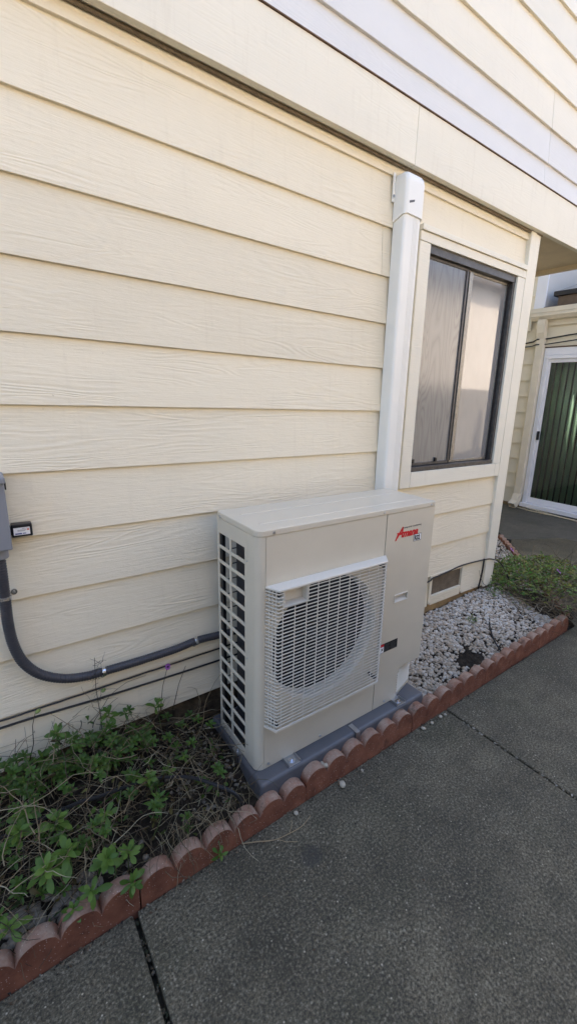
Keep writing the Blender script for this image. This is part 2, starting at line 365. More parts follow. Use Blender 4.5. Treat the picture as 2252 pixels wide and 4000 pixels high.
# garden bed: soil sheet that rises to the wall
def ss(a, b, x):
    t = max(0, min(1, (x - a) / (b - a))); return t * t * (3 - 2 * t)
def soil_h(x, y):
    wall = .135 + .06 * (1 - ss(-.5, -.2, x)) + .045 * ss(1.1, 1.6, x) + .025 * ss(1.6, 2.2, x)
    h = .055 + (wall - .055) * ss(-.52, .02, y)
    if x > 2.2: h = .06 + (h - .06) * (1 - ss(2.2, 2.7, x))
    if -.14 < x < 1.06: h = min(h, .09 + .04 * max(0, -x) / .14 if x < 0 else .09 + max(0, (x - .94) * .4))
    return h + .008 * noise.noise(Vector((x * 9, y * 9, 0))) + .004 * noise.noise(Vector((x * 30, y * 30, 3)))
s = MB(); nx, ny = 150, 34; xs = [-3.6 + 5.95 * i / nx for i in range(nx + 1)]
vs = []; fs = []
for j in range(ny + 1):
    for x in xs:
        y0 = EY(x) + .03; y = y0 + (.06 - y0) * j / ny; vs.append((x, y, soil_h(x, y)))
for j in range(ny):
    for i in range(nx): a = j * (nx + 1) + i; fs.append((a, a + 1, a + nx + 2, a + nx + 1))
s.add(vs, fs)
# the bed round the house corner, up to the slanting edging
vs = []; fs = []; n1, n2 = 40, 40
for j in range(n2 + 1):
    for i in range(n1 + 1):
        t = j / n2; y = -.50 + t * 1.6; xr = 2.60 + (y + .5) * 1.02; x = 2.26 + (xr - 2.26) * i / n1; vs.append((x, y, soil_h(x, y) + .002))
for j in range(n2):
    for i in range(n1): a = j * (n1 + 1) + i; fs.append((a, a + 1, a + n1 + 2, a + n1 + 1))
s.add(vs, fs)
bed = part('garden_bed', s, M['soil'], smooth=True); tag(bed, kind='structure')

# ------------------------------------------------------------ the house
house = thing('house', (0, 0, 0), 'cream lap-sided house with a slider window and overhanging upper storey', 'house')
DZ = .2109; Z0 = 2.5637
def lap_board(x0, x1, zb, exp, y=0.0, th=.014, lap=.022, amp=.0011):
    mb = MB(); n = max(2, int((x1 - x0) / .12)); vs = []; fs = []; sd = random.random() * 99
    for i in range(n + 1):
        x = x0 + (x1 - x0) * i / n; a = amp * noise.noise(Vector((x * 5, sd, 0))) ; b = amp * 1.3 * noise.noise(Vector((x * 3, sd, 7)))
        vs += [(x, y + b, zb + a), (x, y + th + b, zb + a + .0005), (x, y + th * 2.05, zb + exp + lap), (x, y + th * 1.07 + b * .2, zb + exp + lap)]
    for i in range(n):
        q = i * 4; r = q + 4
        fs += [(q, q + 1, r + 1, r), (q + 1, q + 2, r + 2, r + 1), (q + 2, q + 3, r + 3, r + 2), (q + 3, q, r, r + 3)]
    fs += [(0, 3, 2, 1), (n*4, n*4 + 1, n*4 + 2, n*4 + 3)]
    return mb.add(vs, fs)
wall = part('wall', MB().box(-3.6, 1.20, .03, .15, .20, 2.66).box(2.085, 2.235, .03, .15, .20, 2.66).box(1.20, 2.085, .03, .15, .20, 1.15).box(1.20, 2.085, .03, .15, 2.35, 2.66), M['trim'], house)
def course(k, x0, x1, exp=DZ): part('siding_board', lap_board(x0, x1, Z0 - k * DZ, exp), M['siding'], wall, bev=.0012, seg=1)
XR = 2.150
course(0, -3.6, XR, .075)
for k in range(1, 7):
    if k == 1: course(k, -3.6, XR, DZ); continue
    cuts = {2: 0.905, 4: -1.6, 6: -2.0, 3: -1.1, 5: -2.6}
    course(k, -3.6, cuts[k] - .0008); course(k, cuts[k] + .0008, 1.17)
course(7, -3.6, -1.3); course(7, -1.298, 1.17)
course(8, -3.6, XR); course(9, -3.6, -.95); course(9, -.948, XR); course(10, -3.6, XR)
course(11, -3.6, 1.522); course(11, 1.898, XR)
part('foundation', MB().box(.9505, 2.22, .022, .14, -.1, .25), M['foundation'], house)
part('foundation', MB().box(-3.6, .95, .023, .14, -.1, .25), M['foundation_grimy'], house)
# crawl-space vent in the lowest course
vent = sub('vent', house)
v = MB()
v.box(1.524, 1.548, -.004, .02, .262, .462); v.box(1.872, 1.896, -.004, .02, .262, .462); v.box(1.548, 1.872, -.004, .02, .29, .312); v.box(1.548, 1.872, -.004, .02, .448, .462)
part('frame', v, M['siding'], vent, bev=.002)
part('screen', MB().box(1.548, 1.872, .012, .016, .312, .448), M['screen'], vent)
part('panel', MB().box(1.548, 1.872, -.001, .02, .246, .2895), M['siding'], vent)
# window
win = sub('window', house)
def trim(x0, x1, z0, z1, y0=-.016, y1=.028): part('trim_board', MB().box(x0, x1, y0, y1, z0, z1), M['trim'], win, bev=.002)
trim(1.139, 1.222, 1.080, 2.3395); trim(1.1395, 2.146, 2.341, 2.384, -.018)
trim(1.141, 2.146, 2.386, 2.412, -.028); trim(1.2245, 2.090, 1.080, 1.168); trim(2.062, 2.1455, 1.1695, 2.3395); trim(2.0915, 2.1455, 1.0795, 1.168)
f = MB(); f.box(1.224, 2.060, -.004, .075, 2.302, 2.340); f.box(1.224, 2.060, -.008, .075, 1.169, 1.196)
f.box(1.224, 1.234, -.002, .075, 1.196, 2.302); f.box(2.040, 2.0605, -.002, .075, 1.196, 2.302)
part('frame', f, M['bronze'], win, bev=.0015)
f = MB(); f.box(1.2355, 1.598, .018, .030, 1.199, 1.215); f.box(1.2355, 1.598, .018, .030, 2.288, 2.301); f.box(1.590, 1.604, .016, .034, 1.2155, 2.300)
part('sash', f, M['bronze'], win, bev=.001)
f = MB(); f.box(1.612, 2.038, .030, .046, 1.198, 1.214); f.box(1.612, 2.038, .030, .046, 2.288, 2.301); f.box(1.612, 1.644, .012, .046, 1.215, 2.287); f.box(2.026, 2.039, .030, .046, 1.215, 2.287)
part('sash', f, M['sash'], win, bev=.0015)
part('gasket', MB().box(1.6045, 1.6115, .020, .05, 1.198, 2.300), M['bronze_dark'], win)
part('gasket', MB().box(2.0265, 2.0395, .024, .0295, 1.198, 2.300), M['bronze_dark'], win)
part('gasket', MB().box(1.234, 1.59, .010, .017, 1.1965, 1.2005), M['bronze_dark'], win)
part('pane', MB().box(1.2355, 1.590, .024, .028, 1.215, 2.288), M['pane_left'], win)
part('pane', MB().box(1.644, 2.026, .036, .040, 1.214, 2.288), M['pane_right'], win)
for x in (1.262, 1.468): part('latch', MB().box(x, x + .016, .012, .0235, 1.2155, 1.238), M['black'], win, bev=.001)
part('room_wall', MB().box(1.20, 2.09, .08, .10, 1.14, 2.36), M['inside'], win)
# corner board, side wall round the corner
part('corner_board', MB().box(2.149, 2.243, -.017, .028, .235, 2.612), M['trim'], house, bev=.003)
part('corner_board', MB().box(2.2435, 2.2600, -.0165, .10, .236, 2.612), M['trim'], house, bev=.003)
sw = part('side_wall', MB().box(2.205, 2.228, .10, 2.3, -.1, 2.62), M['trim'], house)
for k in range(0, 12):
    b = lap_board(.10, 2.3, Z0 - k * DZ, DZ); b.v = [(2.254 - p[1], p[0], p[2]) for p in b.v]; part('siding_board', b, M['siding'], sw)
# overhang of the upper storey
YU = -.05
part('fascia_board', MB().box(-3.6, 1.02, YU, -.018, 2.612, 2.843), M['fascia'], house, bev=.002)
part('fascia_board', MB().box(1.0215, 3.12, YU, -.018, 2.612, 2.843), M['fascia'], house, bev=.002)
part('flashing', MB().box(-3.6, 3.122, YU - .006, -.018, 2.8435, 2.8475), M['flashing'], house)
part('soffit', MB().box(-3.6, 2.28, -.0178, .10, 2.617, 2.63), M['soffit'], house)
part('soffit', MB().box(2.281, 3.09, -.0178, 2.3, 2.634, 2.65), M['soffit'], house)
part('beam', MB().box(3.09, 3.119, -.0175, 2.3, 2.60, 2.85), M['soffit'], house, bev=.002)
part('moulding', MB().tube([(-3.6, -.004, 2.607), (0, -.004, 2.609), (1.1, -.005, 2.608), (2.14, -.006, 2.607), (2.27, -.018, 2.608)], .0055, 8), M['soffit_line'], house)
up = part('upper_wall', MB().box(-3.6, 3.10, .0, .12, 2.85, 6.1), M['trim'], house)
zs = [2.849, 2.963, 3.134, 3.325, 3.53, 3.70]
while zs[-1] < 6.0: zs.append(zs[-1] + .2)
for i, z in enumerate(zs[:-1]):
    mt = M['siding_white'] if i in (0, 1) else M['siding_up']  # lowest two boards whiter: sky reflection put into their colour
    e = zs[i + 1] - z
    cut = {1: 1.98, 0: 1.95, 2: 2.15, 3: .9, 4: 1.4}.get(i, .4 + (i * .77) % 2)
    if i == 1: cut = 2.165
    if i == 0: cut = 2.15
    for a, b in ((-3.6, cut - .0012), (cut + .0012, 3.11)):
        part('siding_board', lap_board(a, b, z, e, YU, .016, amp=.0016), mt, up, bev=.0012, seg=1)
us = part('upper_side_wall', MB().box(3.0995, 3.118, .0, 2.3, 2.66, 6.1), M['trim'], house)
rb = MB(); rb.box(-4.0, 3.5, -.45, 6.5, 6.1, 6.25); part('roof', rb, M['roof_brown'], house, bev=.01)  # roof slab out of view, added with the back walls to block the sun
part('back_wall', MB().box(-3.6, 2.26, 5.9, 6.0, -.1, 6.1), M['trim'], house)
part('end_wall', MB().box(-3.7, -3.601, .0, 6.0, -.1, 6.1), M['trim'], house)
# wing of the house across the patio (faces -x)
XW = 5.95
rw = part('rear_wall', MB().box(XW + .03, XW + .18, 1.70, 2.3, -.1, 2.93).box(XW + .03, XW + .18, -1.3, -.86, -.1, 2.93).box(XW + .03, XW + .18, -.86, 1.70, 2.28, 2.93), M['far_siding'], house)
part('recess_sun_block', MB().box(2.26, XW + .03, 2.3, 2.42, -.1, 6.1), M['far_siding'], house)  # tall wall out of view, added to keep the sun off the patio
def rear_board(y0, y1, z, e):
    b = lap_board(-y1, -y0, z, e, 0, .024); b.v = [(XW + p[1], -p[0], p[2]) for p in b.v]; part('siding_board', b, M['far_siding'], rw)
z = .045; DR = .235
while z < 2.6:
    if z < 2.36:
        rear_board(1.705, 2.3, z, DR)
    else: rear_board(-1.3, 2.3, z, DR)
    z += DR
rear_board(-1.3, -.87, 1.0, 1.4)
part('foundation', MB().box(XW + .012, XW + .15, 1.705, 2.3, -.1, .045), M['foundation'], house)
# patio door
door = sub('patio_door', house)
part('head_trim', MB().box(XW - .022, XW + .03, -.85, 1.703, 2.275, 2.375), M['white_vinyl'], door, bev=.004)
part('drip_cap', MB().box(XW - .03, XW + .03, -.86, 1.705, 2.3765, 2.388), M['flashing'], door)
part('jamb', MB().box(XW - .02, XW + .03, 1.66, 1.702, .09, 2.2735), M['white_vinyl'], door, bev=.004)
f = MB(); f.box(XW - .03, XW + .03, -.85, 1.659, 2.222, 2.272); f.box(XW - .03, XW + .03, 1.635, 1.659, .095, 2.2215); part('frame', f, M['white_vinyl'], door, bev=.003)
f = MB(); f.box(XW - .01, XW + .02, 1.596, 1.634, .10, 2.22); f.box(XW - .01, XW + .02, .62, .69, .10, 2.22); f.box(XW - .01, XW + .02, .69, 1.596, 2.17, 2.22); f.box(XW - .01, XW + .02, .69, 1.596, .10, .185)
part('sash', f, M['white_vinyl'], door, bev=.003)
f = MB(); f.box(XW - .004, XW + .026, -.85, .619, 2.17, 2.22); f.box(XW - .004, XW + .026, -.85, .619, .10, .185); f.box(XW - .004, XW + .026, .56, .619, .185, 2.17); f.box(XW - .004, XW + .026, -.85, -.80, .185, 2.17); part('sash', f, M['white_vinyl'], door, bev=.003)
part('pane', MB().box(XW + .004, XW + .010, .69, 1.596, .185, 2.17), M['door_glass'], door)
part('pane', MB().box(XW + .010, XW + .016, -.85, .619, .185, 2.17), M['door_glass'], door)
part('threshold', MB().box(XW - .09, XW + .03, -.85, 1.703, .035, .094), M['white_vinyl'], door, bev=.004)
h = part('handle', MB().box(XW - .045, XW - .0105, 1.592, 1.624, 1.065, 1.195), M['black'], door, bev=.008)
y = 1.60
i = 0
while y > -.8:
    a = R(-32); c0 = Vector((XW + .085, y, 0)); d = Vector((math.sin(a), -math.cos(a), 0)) * .052; nn = Vector((math.cos(a), math.sin(a), 0))
    vs = []
    for t in (-1, -.5, 0, .5, 1):
        p = c0 + d * t + nn * (.010 * (1 - t * t))
        for zz in (.12, 2.2): vs.append((p.x, p.y, zz))
    fs = [(2*k, 2*k+2, 2*k+3, 2*k+1) for k in range(4)]
    b = part('blind_slat', MB().add(vs, fs), M['blind'], door, smooth=True); so_ = b.modifiers.new('thick', 'SOLIDIFY'); so_.thickness = .001
    y -= .088
part('room_wall', MB().box(XW + .24, XW + .26, -1, 1.74, .0, 2.4), M['inside'], door)
# low roof, gutter and downspout of the wing
gut = MB(); prof = [(XW - .13, 2.905), (XW - .128, 2.80), (XW - .09, 2.755), (XW - .005, 2.75), (XW - .005, 2.905), (XW - .012, 2.905), (XW - .012, 2.765), (XW - .085, 2.768), (XW - .118, 2.805), (XW - .118, 2.905)]
vs = [(a, 1.935, b) for a, b in prof] + [(a, -1.3, b) for a, b in prof]; n = len(prof)
gut.add(vs, [tuple(range(n)), tuple(range(2*n-1, n-1, -1))] + [(k, n + k, n + (k+1) % n, (k+1) % n) for k in range(n)])
gut.box(XW - .135, XW - .1285, -1.3, 1.936, 2.845, 2.853)
part('gutter', gut, M['gutter'], house)
part('fascia_board', MB().box(XW - .004, XW - .001, -1.3, 1.9, 2.68, 2.90), M['trim'], house)
ds = sub('downspout', house)
part('pipe', MB().box(XW - .085, XW - .005, 1.708, 1.822, .30, 2.42), M['gutter'], ds, bev=.012)
e = MB()
def sweep(mb, sec):   # rectangular tube through sections (x, z, half-size along path normal) spanning y 1.752..1.868
    vs = []; 
    for (x0, z0), (x1, z1) in sec: vs += [(x0, 1.712, z0), (x1, 1.712, z1), (x1, 1.820, z1), (x0, 1.820, z0)]
    fs = []
    for k in range(len(sec) - 1):
        a = 4 * k
        for q in range(4): fs.append((a + q, a + (q + 1) % 4, a + 4 + (q + 1) % 4, a + 4 + q))
    return mb.add(vs, fs)
sweep(e, [((XW - .12, 2.755), (XW - .03, 2.755)), ((XW - .125, 2.68), (XW - .035, 2.68)), ((XW - .115, 2.58), (XW - .025, 2.60)), ((XW - .088, 2.50), (XW - .004, 2.50)), ((XW - .088, 2.40), (XW - .003, 2.40))])
part('elbow', e, M['gutter'], ds, smooth=False)
e = MB(); sweep(e, [((XW - .088, .33), (XW - .003, .33)), ((XW - .092, .22), (XW - .006, .20)), ((XW - .14, .12), (XW - .07, .06)), ((XW - .22, .075), (XW - .17, .005))])
part('kickout', e, M['gutter'], ds)
rf = MB(); rf.add([(XW - .05, -1.3, 2.93), (XW - .05, 1.80, 2.93), (XW + .9, 1.80, 3.05), (XW + .9, -1.3, 3.05), (XW - .05, -1.3, 2.90), (XW - .05, 1.80, 2.90), (XW + .9, 1.80, 3.0), (XW + .9, -1.3, 3.0)], [(0, 1, 2, 3), (7, 6, 5, 4), (0, 4, 5, 1), (1, 5, 6, 2), (2, 6, 7, 3), (3, 7, 4, 0)])
part('low_roof', rf, M['roof_brown'], house)
sky_l = sub('skylight', house)
part('curb', MB().box(XW + .0, XW + .8, -.6, 1.64, 2.93, 3.06), M['brown_trim'], sky_l, bev=.006)
part('frame', MB().box(XW - .03, XW + .83, -.65, 1.70, 3.061, 3.125), M['dark_frame'], sky_l, bev=.008)
rf = MB(); rf.add([(XW - .01, -.62, 3.126), (XW - .01, 1.67, 3.126), (XW + .8, 1.67, 3.40), (XW + .8, -.62, 3.40), (XW + .8, 1.67, 3.126), (XW + .8, -.62, 3.126)], [(0, 1, 2, 3), (1, 4, 2), (0, 3, 5), (0, 5, 4, 1), (5, 3, 2, 4)])
part('pane', rf, M['pane_left'], sky_l)
uw = part('upper_rear_wall', MB().box(XW + .93, XW + 1.05, .3, 2.3, 2.9, 6.1), M['trim'], house)
for k in range(12):
    b = lap_board(-2.2, -.3, 3.22 + k * .235, .235, 0, .014); b.v = [(XW + .9 + p[1], -p[0], p[2]) for p in b.v]; part('siding_board', b, M['siding_white'], uw)
part('corner_board', MB().box(XW - .02, XW + .01, 1.81, 1.965, 2.92, 6.1), M['white_vinyl'], house, bev=.004)
part('upper_return_wall', MB().box(XW + .0105, XW + .929, 1.82, 1.95, 2.92, 6.1), M['siding_white'], house)
rwu = part('upper_recess_wall', MB().box(XW + .001, XW + .16, 1.966, 2.3, 3.0, 6.1), M['far_siding'], house)
z = 2.63
while z < 5.9:
    b = lap_board(-2.3, -1.966, z, DR, 0, .014); b.v = [(XW - .026 + p[1], -p[0], p[2]) for p in b.v]; part('siding_board', b, M['far_siding'], rwu); z += DR
single('wall_cable', MB().tube([(XW - .015, 2.3, 2.43), (XW - .02, 1.9, 2.47), (XW - .10, 1.80, 2.49), (XW - .02, 1.7, 2.50), (XW - .02, 1.4, 2.53), (XW - .02, .6, 2.58), (XW - .02, -.6, 2.62)], .010, 6), M['cable'], 'upper thin black cable sagging above the patio door', 'cable')
single('wall_cable', MB().tube([(XW - .03, 2.3, 2.39), (XW - .03, 1.9, 2.41), (XW - .11, 1.8, 2.42), (XW - .03, 1.7, 2.425), (XW - .03, .9, 2.49), (XW - .03, -.6, 2.55)], .008, 6), M['cable'], 'lower thin black cable strung above the patio door', 'cable')
bpy.data.objects['wall_cable']['group'] = 'cables above the patio door'; bpy.data.objects['wall_cable.001']['group'] = 'cables above the patio door'
single('drain_hose', MB().tube([(XW - .10, 1.74, .012), (XW - .14, 1.5, .008), (XW - .11, 1.1, .01), (XW - .13, .4, .009), (XW - .12, -.6, .009)], .008, 6), M['soffit'], 'thin beige hose lying along the patio door threshold', 'hose')

# ------------------------------------------------------------ fence and neighbouring house behind the viewer (mirrored in the window, closing off the light)
fence = thing('board_fence', (2, -2.78, 0), 'weathered grey board fence standing across the path from the house', 'fence')
x = -5.0
while x < 11:
    part('fence_board', MB().box(x, x + .138, -2.79, -2.77, .02, 1.79 + random.uniform(-.004, .004)), M['fence'], fence); x += .1405
for zz in (.35, 1.45): part('rail', MB().box(-5, 11, -2.83, -2.791, zz, zz + .09), M['fence'], fence)
x = -5
while x < 11.1: part('post', MB().box(x, x + .09, -2.921, -2.8305, -.1, 1.75), M['fence'], fence); x += 2.4
nb = thing('neighbour_house', (2, -5.9, 0), 'peach stucco neighbouring house behind the board fence', 'house')
part('wall', MB().box(-7, 16, -8, -5.9, -.1, 4.6), M['neighbour'], nb)
part('roof', MB().prism([(-8.3, 4.601), (-5.6, 4.601), (-5.6, 4.70), (-7.2, 5.2), (-8.3, 4.8)], -7.3, 16.3, 'x'), M['roof_brown'], nb)

# ------------------------------------------------------------ pad
pad = thing('equipment_pad', (.46, -.25, .02), 'grey plastic equipment pad under the heat pump', 'pad')
pb = MB(); pb.add([(-.024, -.492, .0), (.945, -.485, .0), (.945, -.02, .0), (-.02, -.02, .0), (-.014, -.481, .130), (.934, -.473, .130), (.934, -.024, .130), (-.008, -.024, .130)],
       [(0, 3, 2, 1), (4, 5, 6, 7), (0, 1, 5, 4), (1, 2, 6, 5), (2, 3, 7, 6), (3, 0, 4, 7)])
part('slab', pb, M['pad'], pad, bev=.013, seg=4, smooth=False)
st = MB(); st.box(.463, .486, -.485, -.43, .1305, .1335); st.prism([(-.4855, .1335), (-.4825, .1335), (-.489, .045), (-.492, .045)], .463, .486, 'x')
part('strap', st, M['zinc'], pad, bev=.0008)
st = MB(); st.box(-.020, .0, -.30, -.25, .1305, .1335); st.prism([(-.021, .134), (-.0175, .134), (-.022, .075), (-.0255, .075)], -.295, -.262, 'y'); part('clip', st, M['zinc'], pad, bev=.0008)
part('anchor_screw', MB().cyl((-.008, -.275, .1335), (-.008, -.275, .142), .006, 8), M['zinc'], pad)

# ------------------------------------------------------------ heat pump
F, B = -.42, -.10
ac = thing('heat_pump', (.47, -.26, .131), 'beige outdoor heat pump with a fan grille and red logo, standing on a grey pad', 'heat pump')
ZB, ZT = .133, 1.096
# side grille panel: 2 x 14 openings
us_ = [-.345, -.325, -.218, -.203, -.112, B]
vz = [ZB]; top = 1.035; pit = .0628; holes = set()
rows = [(top - pit * r - .0495, top - pit * r) for r in range(14)][::-1]
for a, b in rows: vz += [a, b]
vz.append(ZT)
for r in range(14): holes.add((1, 1 + 2 * r)); holes.add((3, 1 + 2 * r))
part('side_grille', MB().grid_panel(us_, vz, holes, 0.0, .006), M['unit'], ac, bev=.0012, seg=1)
# rounded corner post between side and front
cp = [(0.0, -.3455)] + [(.032 - .032 * math.cos(t), F + .032 - .032 * math.sin(t)) for t in [R(90 * k / 10) for k in range(11)]]
inn = [(x + .003 * math.cos(R(90 * max(0, min(1, (i - 1) / 10)))), y + .003 * math.sin(R(90 * max(0, min(1, (i - 1) / 10))))) for i, (x, y) in enumerate(cp)]
o = part('corner_post', MB().prism(cp + inn[::-1], ZB, ZT, 'z'), M['unit'], ac)
for p in o.data.polygons: p.use_smooth = len(p.vertices) == 4
o.data.set_sharp_from_angle(angle=R(40))
# fan side front panel with the round opening
CX, CZ, RF = .325, .622, .268
x0, x1 = .0335, .622
angs = sorted([2 * math.pi * k / 72 for k in range(72)] + [math.atan2(zz - CZ, xx - CX) % (2 * math.pi) for xx in (x0, x1) for zz in (ZB, ZT)])
vs = []
for t in angs:
    cx, sx_ = math.cos(t), math.sin(t)
    d = min(((x1 - CX) / cx if cx > 1e-9 else (x0 - CX) / cx if cx < -1e-9 else 9), ((ZT - CZ) / sx_ if sx_ > 1e-9 else (ZB - CZ) / sx_ if sx_ < -1e-9 else 9))
    for yy in (F, F + .003): vs += [(CX + RF * cx, yy, CZ + RF * sx_), (CX + d * cx, yy, CZ + d * sx_)]
n = len(angs); fs = []
for k in range(n):
    a, b = 4 * k, 4 * ((k + 1) % n)
    fs += [(a, a + 1, b + 1, b), (a + 2, b + 2, b + 3, a + 3), (a, b, b + 2, a + 2), (a + 1, a + 3, b + 3, b + 1)]
part('front_panel', MB().add(vs, fs), M['unit'], ac)
# service-side front panel with the cut for the pipe cover
arc = [(.772 + .03 - .03 * math.cos(t), .275 + .03 * math.sin(t)) for t in [R(90 * k / 6) for k in range(7)]]
hx0, hx1, hz0, hz1 = .713, .795, .669, .700
pn = MB()
pn.prism([(.6265, ZB), (.772, ZB)] + arc + [(.9385, .305), (.9385, hz0), (.6265, hz0)], F, F + .003, 'y')
pn.box(.6265, hx0, F, F + .003, hz0, hz1); pn.box(hx1, .9385, F, F + .003, hz0, hz1); pn.box(.6265, .9385, F, F + .003, hz1, ZT)
rp = part('front_panel', pn, M['unit'], ac)
# pipe cover: slanted louvred face
D2 = .053; sl_ = D2 / (.9385 - .772)
yf = lambda x: F + .002 + (x - .772) * sl_
pc = MB(); pc.add([(.7725, yf(.7725), ZB), (.9375, yf(.9375), ZB), (.9375, yf(.9375), .3035), (.7725, yf(.7725), .3035), (.9375, F + .003, .3035)], [(0, 1, 2, 3), (3, 2, 4)])
for k in range(9):
    zc = .162 + k * .0135; xa, xb = .785, .925 - .0
    if k > 7: xa = .800
    pc.add([(xa, yf(xa) - .0003, zc - .0035), (xb, yf(xb) - .0003, zc - .0035), (xb, yf(xb) - .0065, zc + .001), (xa, yf(xa) - .0065, zc + .001), (xb, yf(xb) - .0003, zc + .0035), (xa, yf(xa) - .0003, zc + .0035)], [(0, 1, 2, 3), (3, 2, 4, 5), (0, 3, 5), (1, 4, 2)])
part('pipe_cover', pc, M['unit'], ac)
sp_ = MB(); sp_.box(.9355, .9385, F + .0035, B, .3055, ZT); sp_.box(.9355, .9385, F + .058, B, ZB, .3045)
part('side_panel', sp_, M['unit'], ac)
# seam shadow strips behind the joints, base pan, back guard, coil
part('base_pan', MB().box(.004, .934, F + .06, B, .1325, .150), M['seam'], ac)
part('divider', MB().box(.63, .64, F + .01, B, .15, 1.09), M['seam'], ac)
ba = MB(); ba.box(.0065, .020, -.130, B, .151, 1.09)
for k in range(15): ba.box(.0205, .90, B - .003, B, .17 + k * .065, .174 + k * .065)
part('back_guard', ba, M['black'], ac)
part('coil', MB().box(.028, .050, -.345, -.208, .151, 1.085).box(.085, .62, -.150, -.112, .151, 1.085), M['coil'], ac)
# bell mouth and fan
bm = MB(); bm.ring((CX, CZ), F + .0005, F + .012, RF, RF - .008); bm.ring((CX, CZ), F + .012, F + .060, RF - .008, RF - .010)
part('bell_mouth', bm, M['unit_plastic'], ac, smooth=True)
fan = sub('fan', ac)
hb = MB(); hb.cyl((CX, F + .05, CZ), (CX, F + .11, CZ), .045, 28); hb.cyl((CX, F + .043, CZ), (CX, F + .0495, CZ), .010, 12)
part('hub', hb, M['black'], fan)
part('fan_nut', MB().cyl((CX, F + .036, CZ), (CX, F + .0425, CZ), .007, 6), M['chrome'], fan)
for q in range(3):
    vs = []; t0 = R(20 + 120 * q); nr, na = 6, 7
    for i in range(nr + 1):
        for j in range(na + 1):
            r = .046 + (.245 - .046) * i / nr; a = t0 + R(82) * (j / na) + R(12) * i / nr
            vs.append((CX + r * math.cos(a), F + .055 + .055 * (j / na), CZ + r * math.sin(a)))
    fs = [(i*(na+1)+j, i*(na+1)+j+1, (i+1)*(na+1)+j+1, (i+1)*(na+1)+j) for i in range(nr) for j in range(na)]
    b = part('blade', MB().add(vs, fs), M['inside'], fan, smooth=True)
part('motor_bracket', MB().box(CX - .05, CX + .05, F + .14, F + .17, .152, 1.08), M['inside'], ac)
part('inner_wall', MB().box(.06, .625, F + .172, F + .176, .152, 1.08), M['inside'], ac)
# lid
r = .034; xa, xb, ya, yb = -.003, .942, F - .003, B + .003
pl = []
for cx, cy, a0, rr in ((xb - .012, ya + .012, -90, .012), (xb - .03, yb - .03, 0, .03), (xa + .02, yb - .02, 90, .02), (xa + r, ya + r, 180, r)):
    for k in range(7): a = R(a0 + 15 * k); pl.append((cx + rr * math.cos(a), cy + rr * math.sin(a)))
lid = part('lid', MB().prism(pl, 1.0965, 1.1205, 'z'), M['unit'], ac, bev=.004, seg=3)
for y in (-.20, -.345): part('pressed_rib', MB().prism([(y - .006, 1.1203), (y + .006, 1.1203), (y + .003, 1.1222), (y - .003, 1.1222)], .05, .88, 'x'), M['unit'], lid)
def screw(x, y, z, n=(0, -1, 0), r=.0055, par=None):
    n = Vector(n); p = Vector((x, y, z)); mb = MB(); mb.cyl(p, p + n * .0028, r, 12); mb.cyl(p + n * .0028, p + n * .004, r * .55, 10)
    part('screw', mb, M['zinc'], par or ac)
for x in (.062, .603, .905): screw(x, F - .003, 1.108)
screw(-.003, -.135, 1.104, (-1, 0, 0))
for x in (.052, .31, .70): screw(x, F, .150)
screw(.80, yf(.80), .148); screw(0, -.345, .99, (-1, 0, 0), .0025); screw(0, -.345, .60, (-1, 0, 0), .0025)
# handle scoop on the service panel
hd = MB(); e = .005
for q in ((hx0 - e, hx1 + e, hz0 - e, hz0), (hx0 - e, hx1 + e, hz1, hz1 + e), (hx0 - e, hx0, hz0, hz1), (hx1, hx1 + e, hz0, hz1)): hd.box(q[0], q[1], F - .004, F - .0003, q[2], q[3])
k0, k1 = F + .0005, F + .024
hd.add([(hx0, k0, hz0), (hx1, k0, hz0), (hx1, k1, hz0 + .012), (hx0, k1, hz0 + .012), (hx0, k1, hz1), (hx1, k1, hz1), (hx0, k0, hz1), (hx1, k0, hz1)], [(0, 1, 2, 3), (3, 2, 5, 4), (4, 5, 7, 6), (0, 3, 4, 6), (1, 7, 5, 2)])
part('handle', hd, M['unit_plastic'], ac, bev=.001, seg=1)
# fan grille
G0, G1, YF = .330, .915, F - .054
gr = sub('fan_grille', ac)
LX0, LX1, RX0, RX1 = .031, .053, .588, .632
def frame_ring(mb, z0, z1, dx=0.0, solid=True):
    poly = [(LX0, F - .0005), (LX1, YF), (RX0, YF), (RX1, F - .0005)]
    inn = [(LX0 + .006, F - .0006), (LX1 + .004, YF + .005), (RX0 - .004, YF + .005), (RX1 - .008, F - .0006)]
    return mb.prism(poly + inn[::-1], z0, z1, 'z')
def hbar(mb, z, full=True):
    h = .0016; t = .0026
    outer = [(LX0, F - .001), (LX1, YF), (RX0, YF), (RX1, F - .001)]; inner = [(LX0 + .005, F - .001), (LX1 + .003, YF + t), (RX0 - .003, YF + t), (RX1 - .007, F - .001)]
    if full: mb.prism(outer + inner[::-1], z - h, z + h, 'z')
    else:
        mb.prism([(LX0, F - .001), (LX1, YF), (.078, YF), (.078, YF + t), (LX1 + .003, YF + t), (LX0 + .005, F - .001)], z - h, z + h, 'z')
        mb.prism([(.182, YF), (RX0, YF), (RX1, F - .001), (RX1 - .007, F - .001), (RX0 - .003, YF + t), (.182, YF + t)], z - h, z + h, 'z')
bars = MB(); nb_ = 39
for k in range(nb_):
    z = .3555 + (.897 - .3555) * k / (nb_ - 1)
    hbar(bars, z, not (z > .846))
part('bars', bars, M['unit_plastic'], gr)
ribs = MB()
for k in range(11):
    x = .0745 + .0517 * k
    if x > RX0: break
    z1 = .842 if .10 < x < .16 else G1 - .012
    ribs.box(x - .0012, x + .0012, YF + .0023, YF + .0055, G0 + .01, z1)
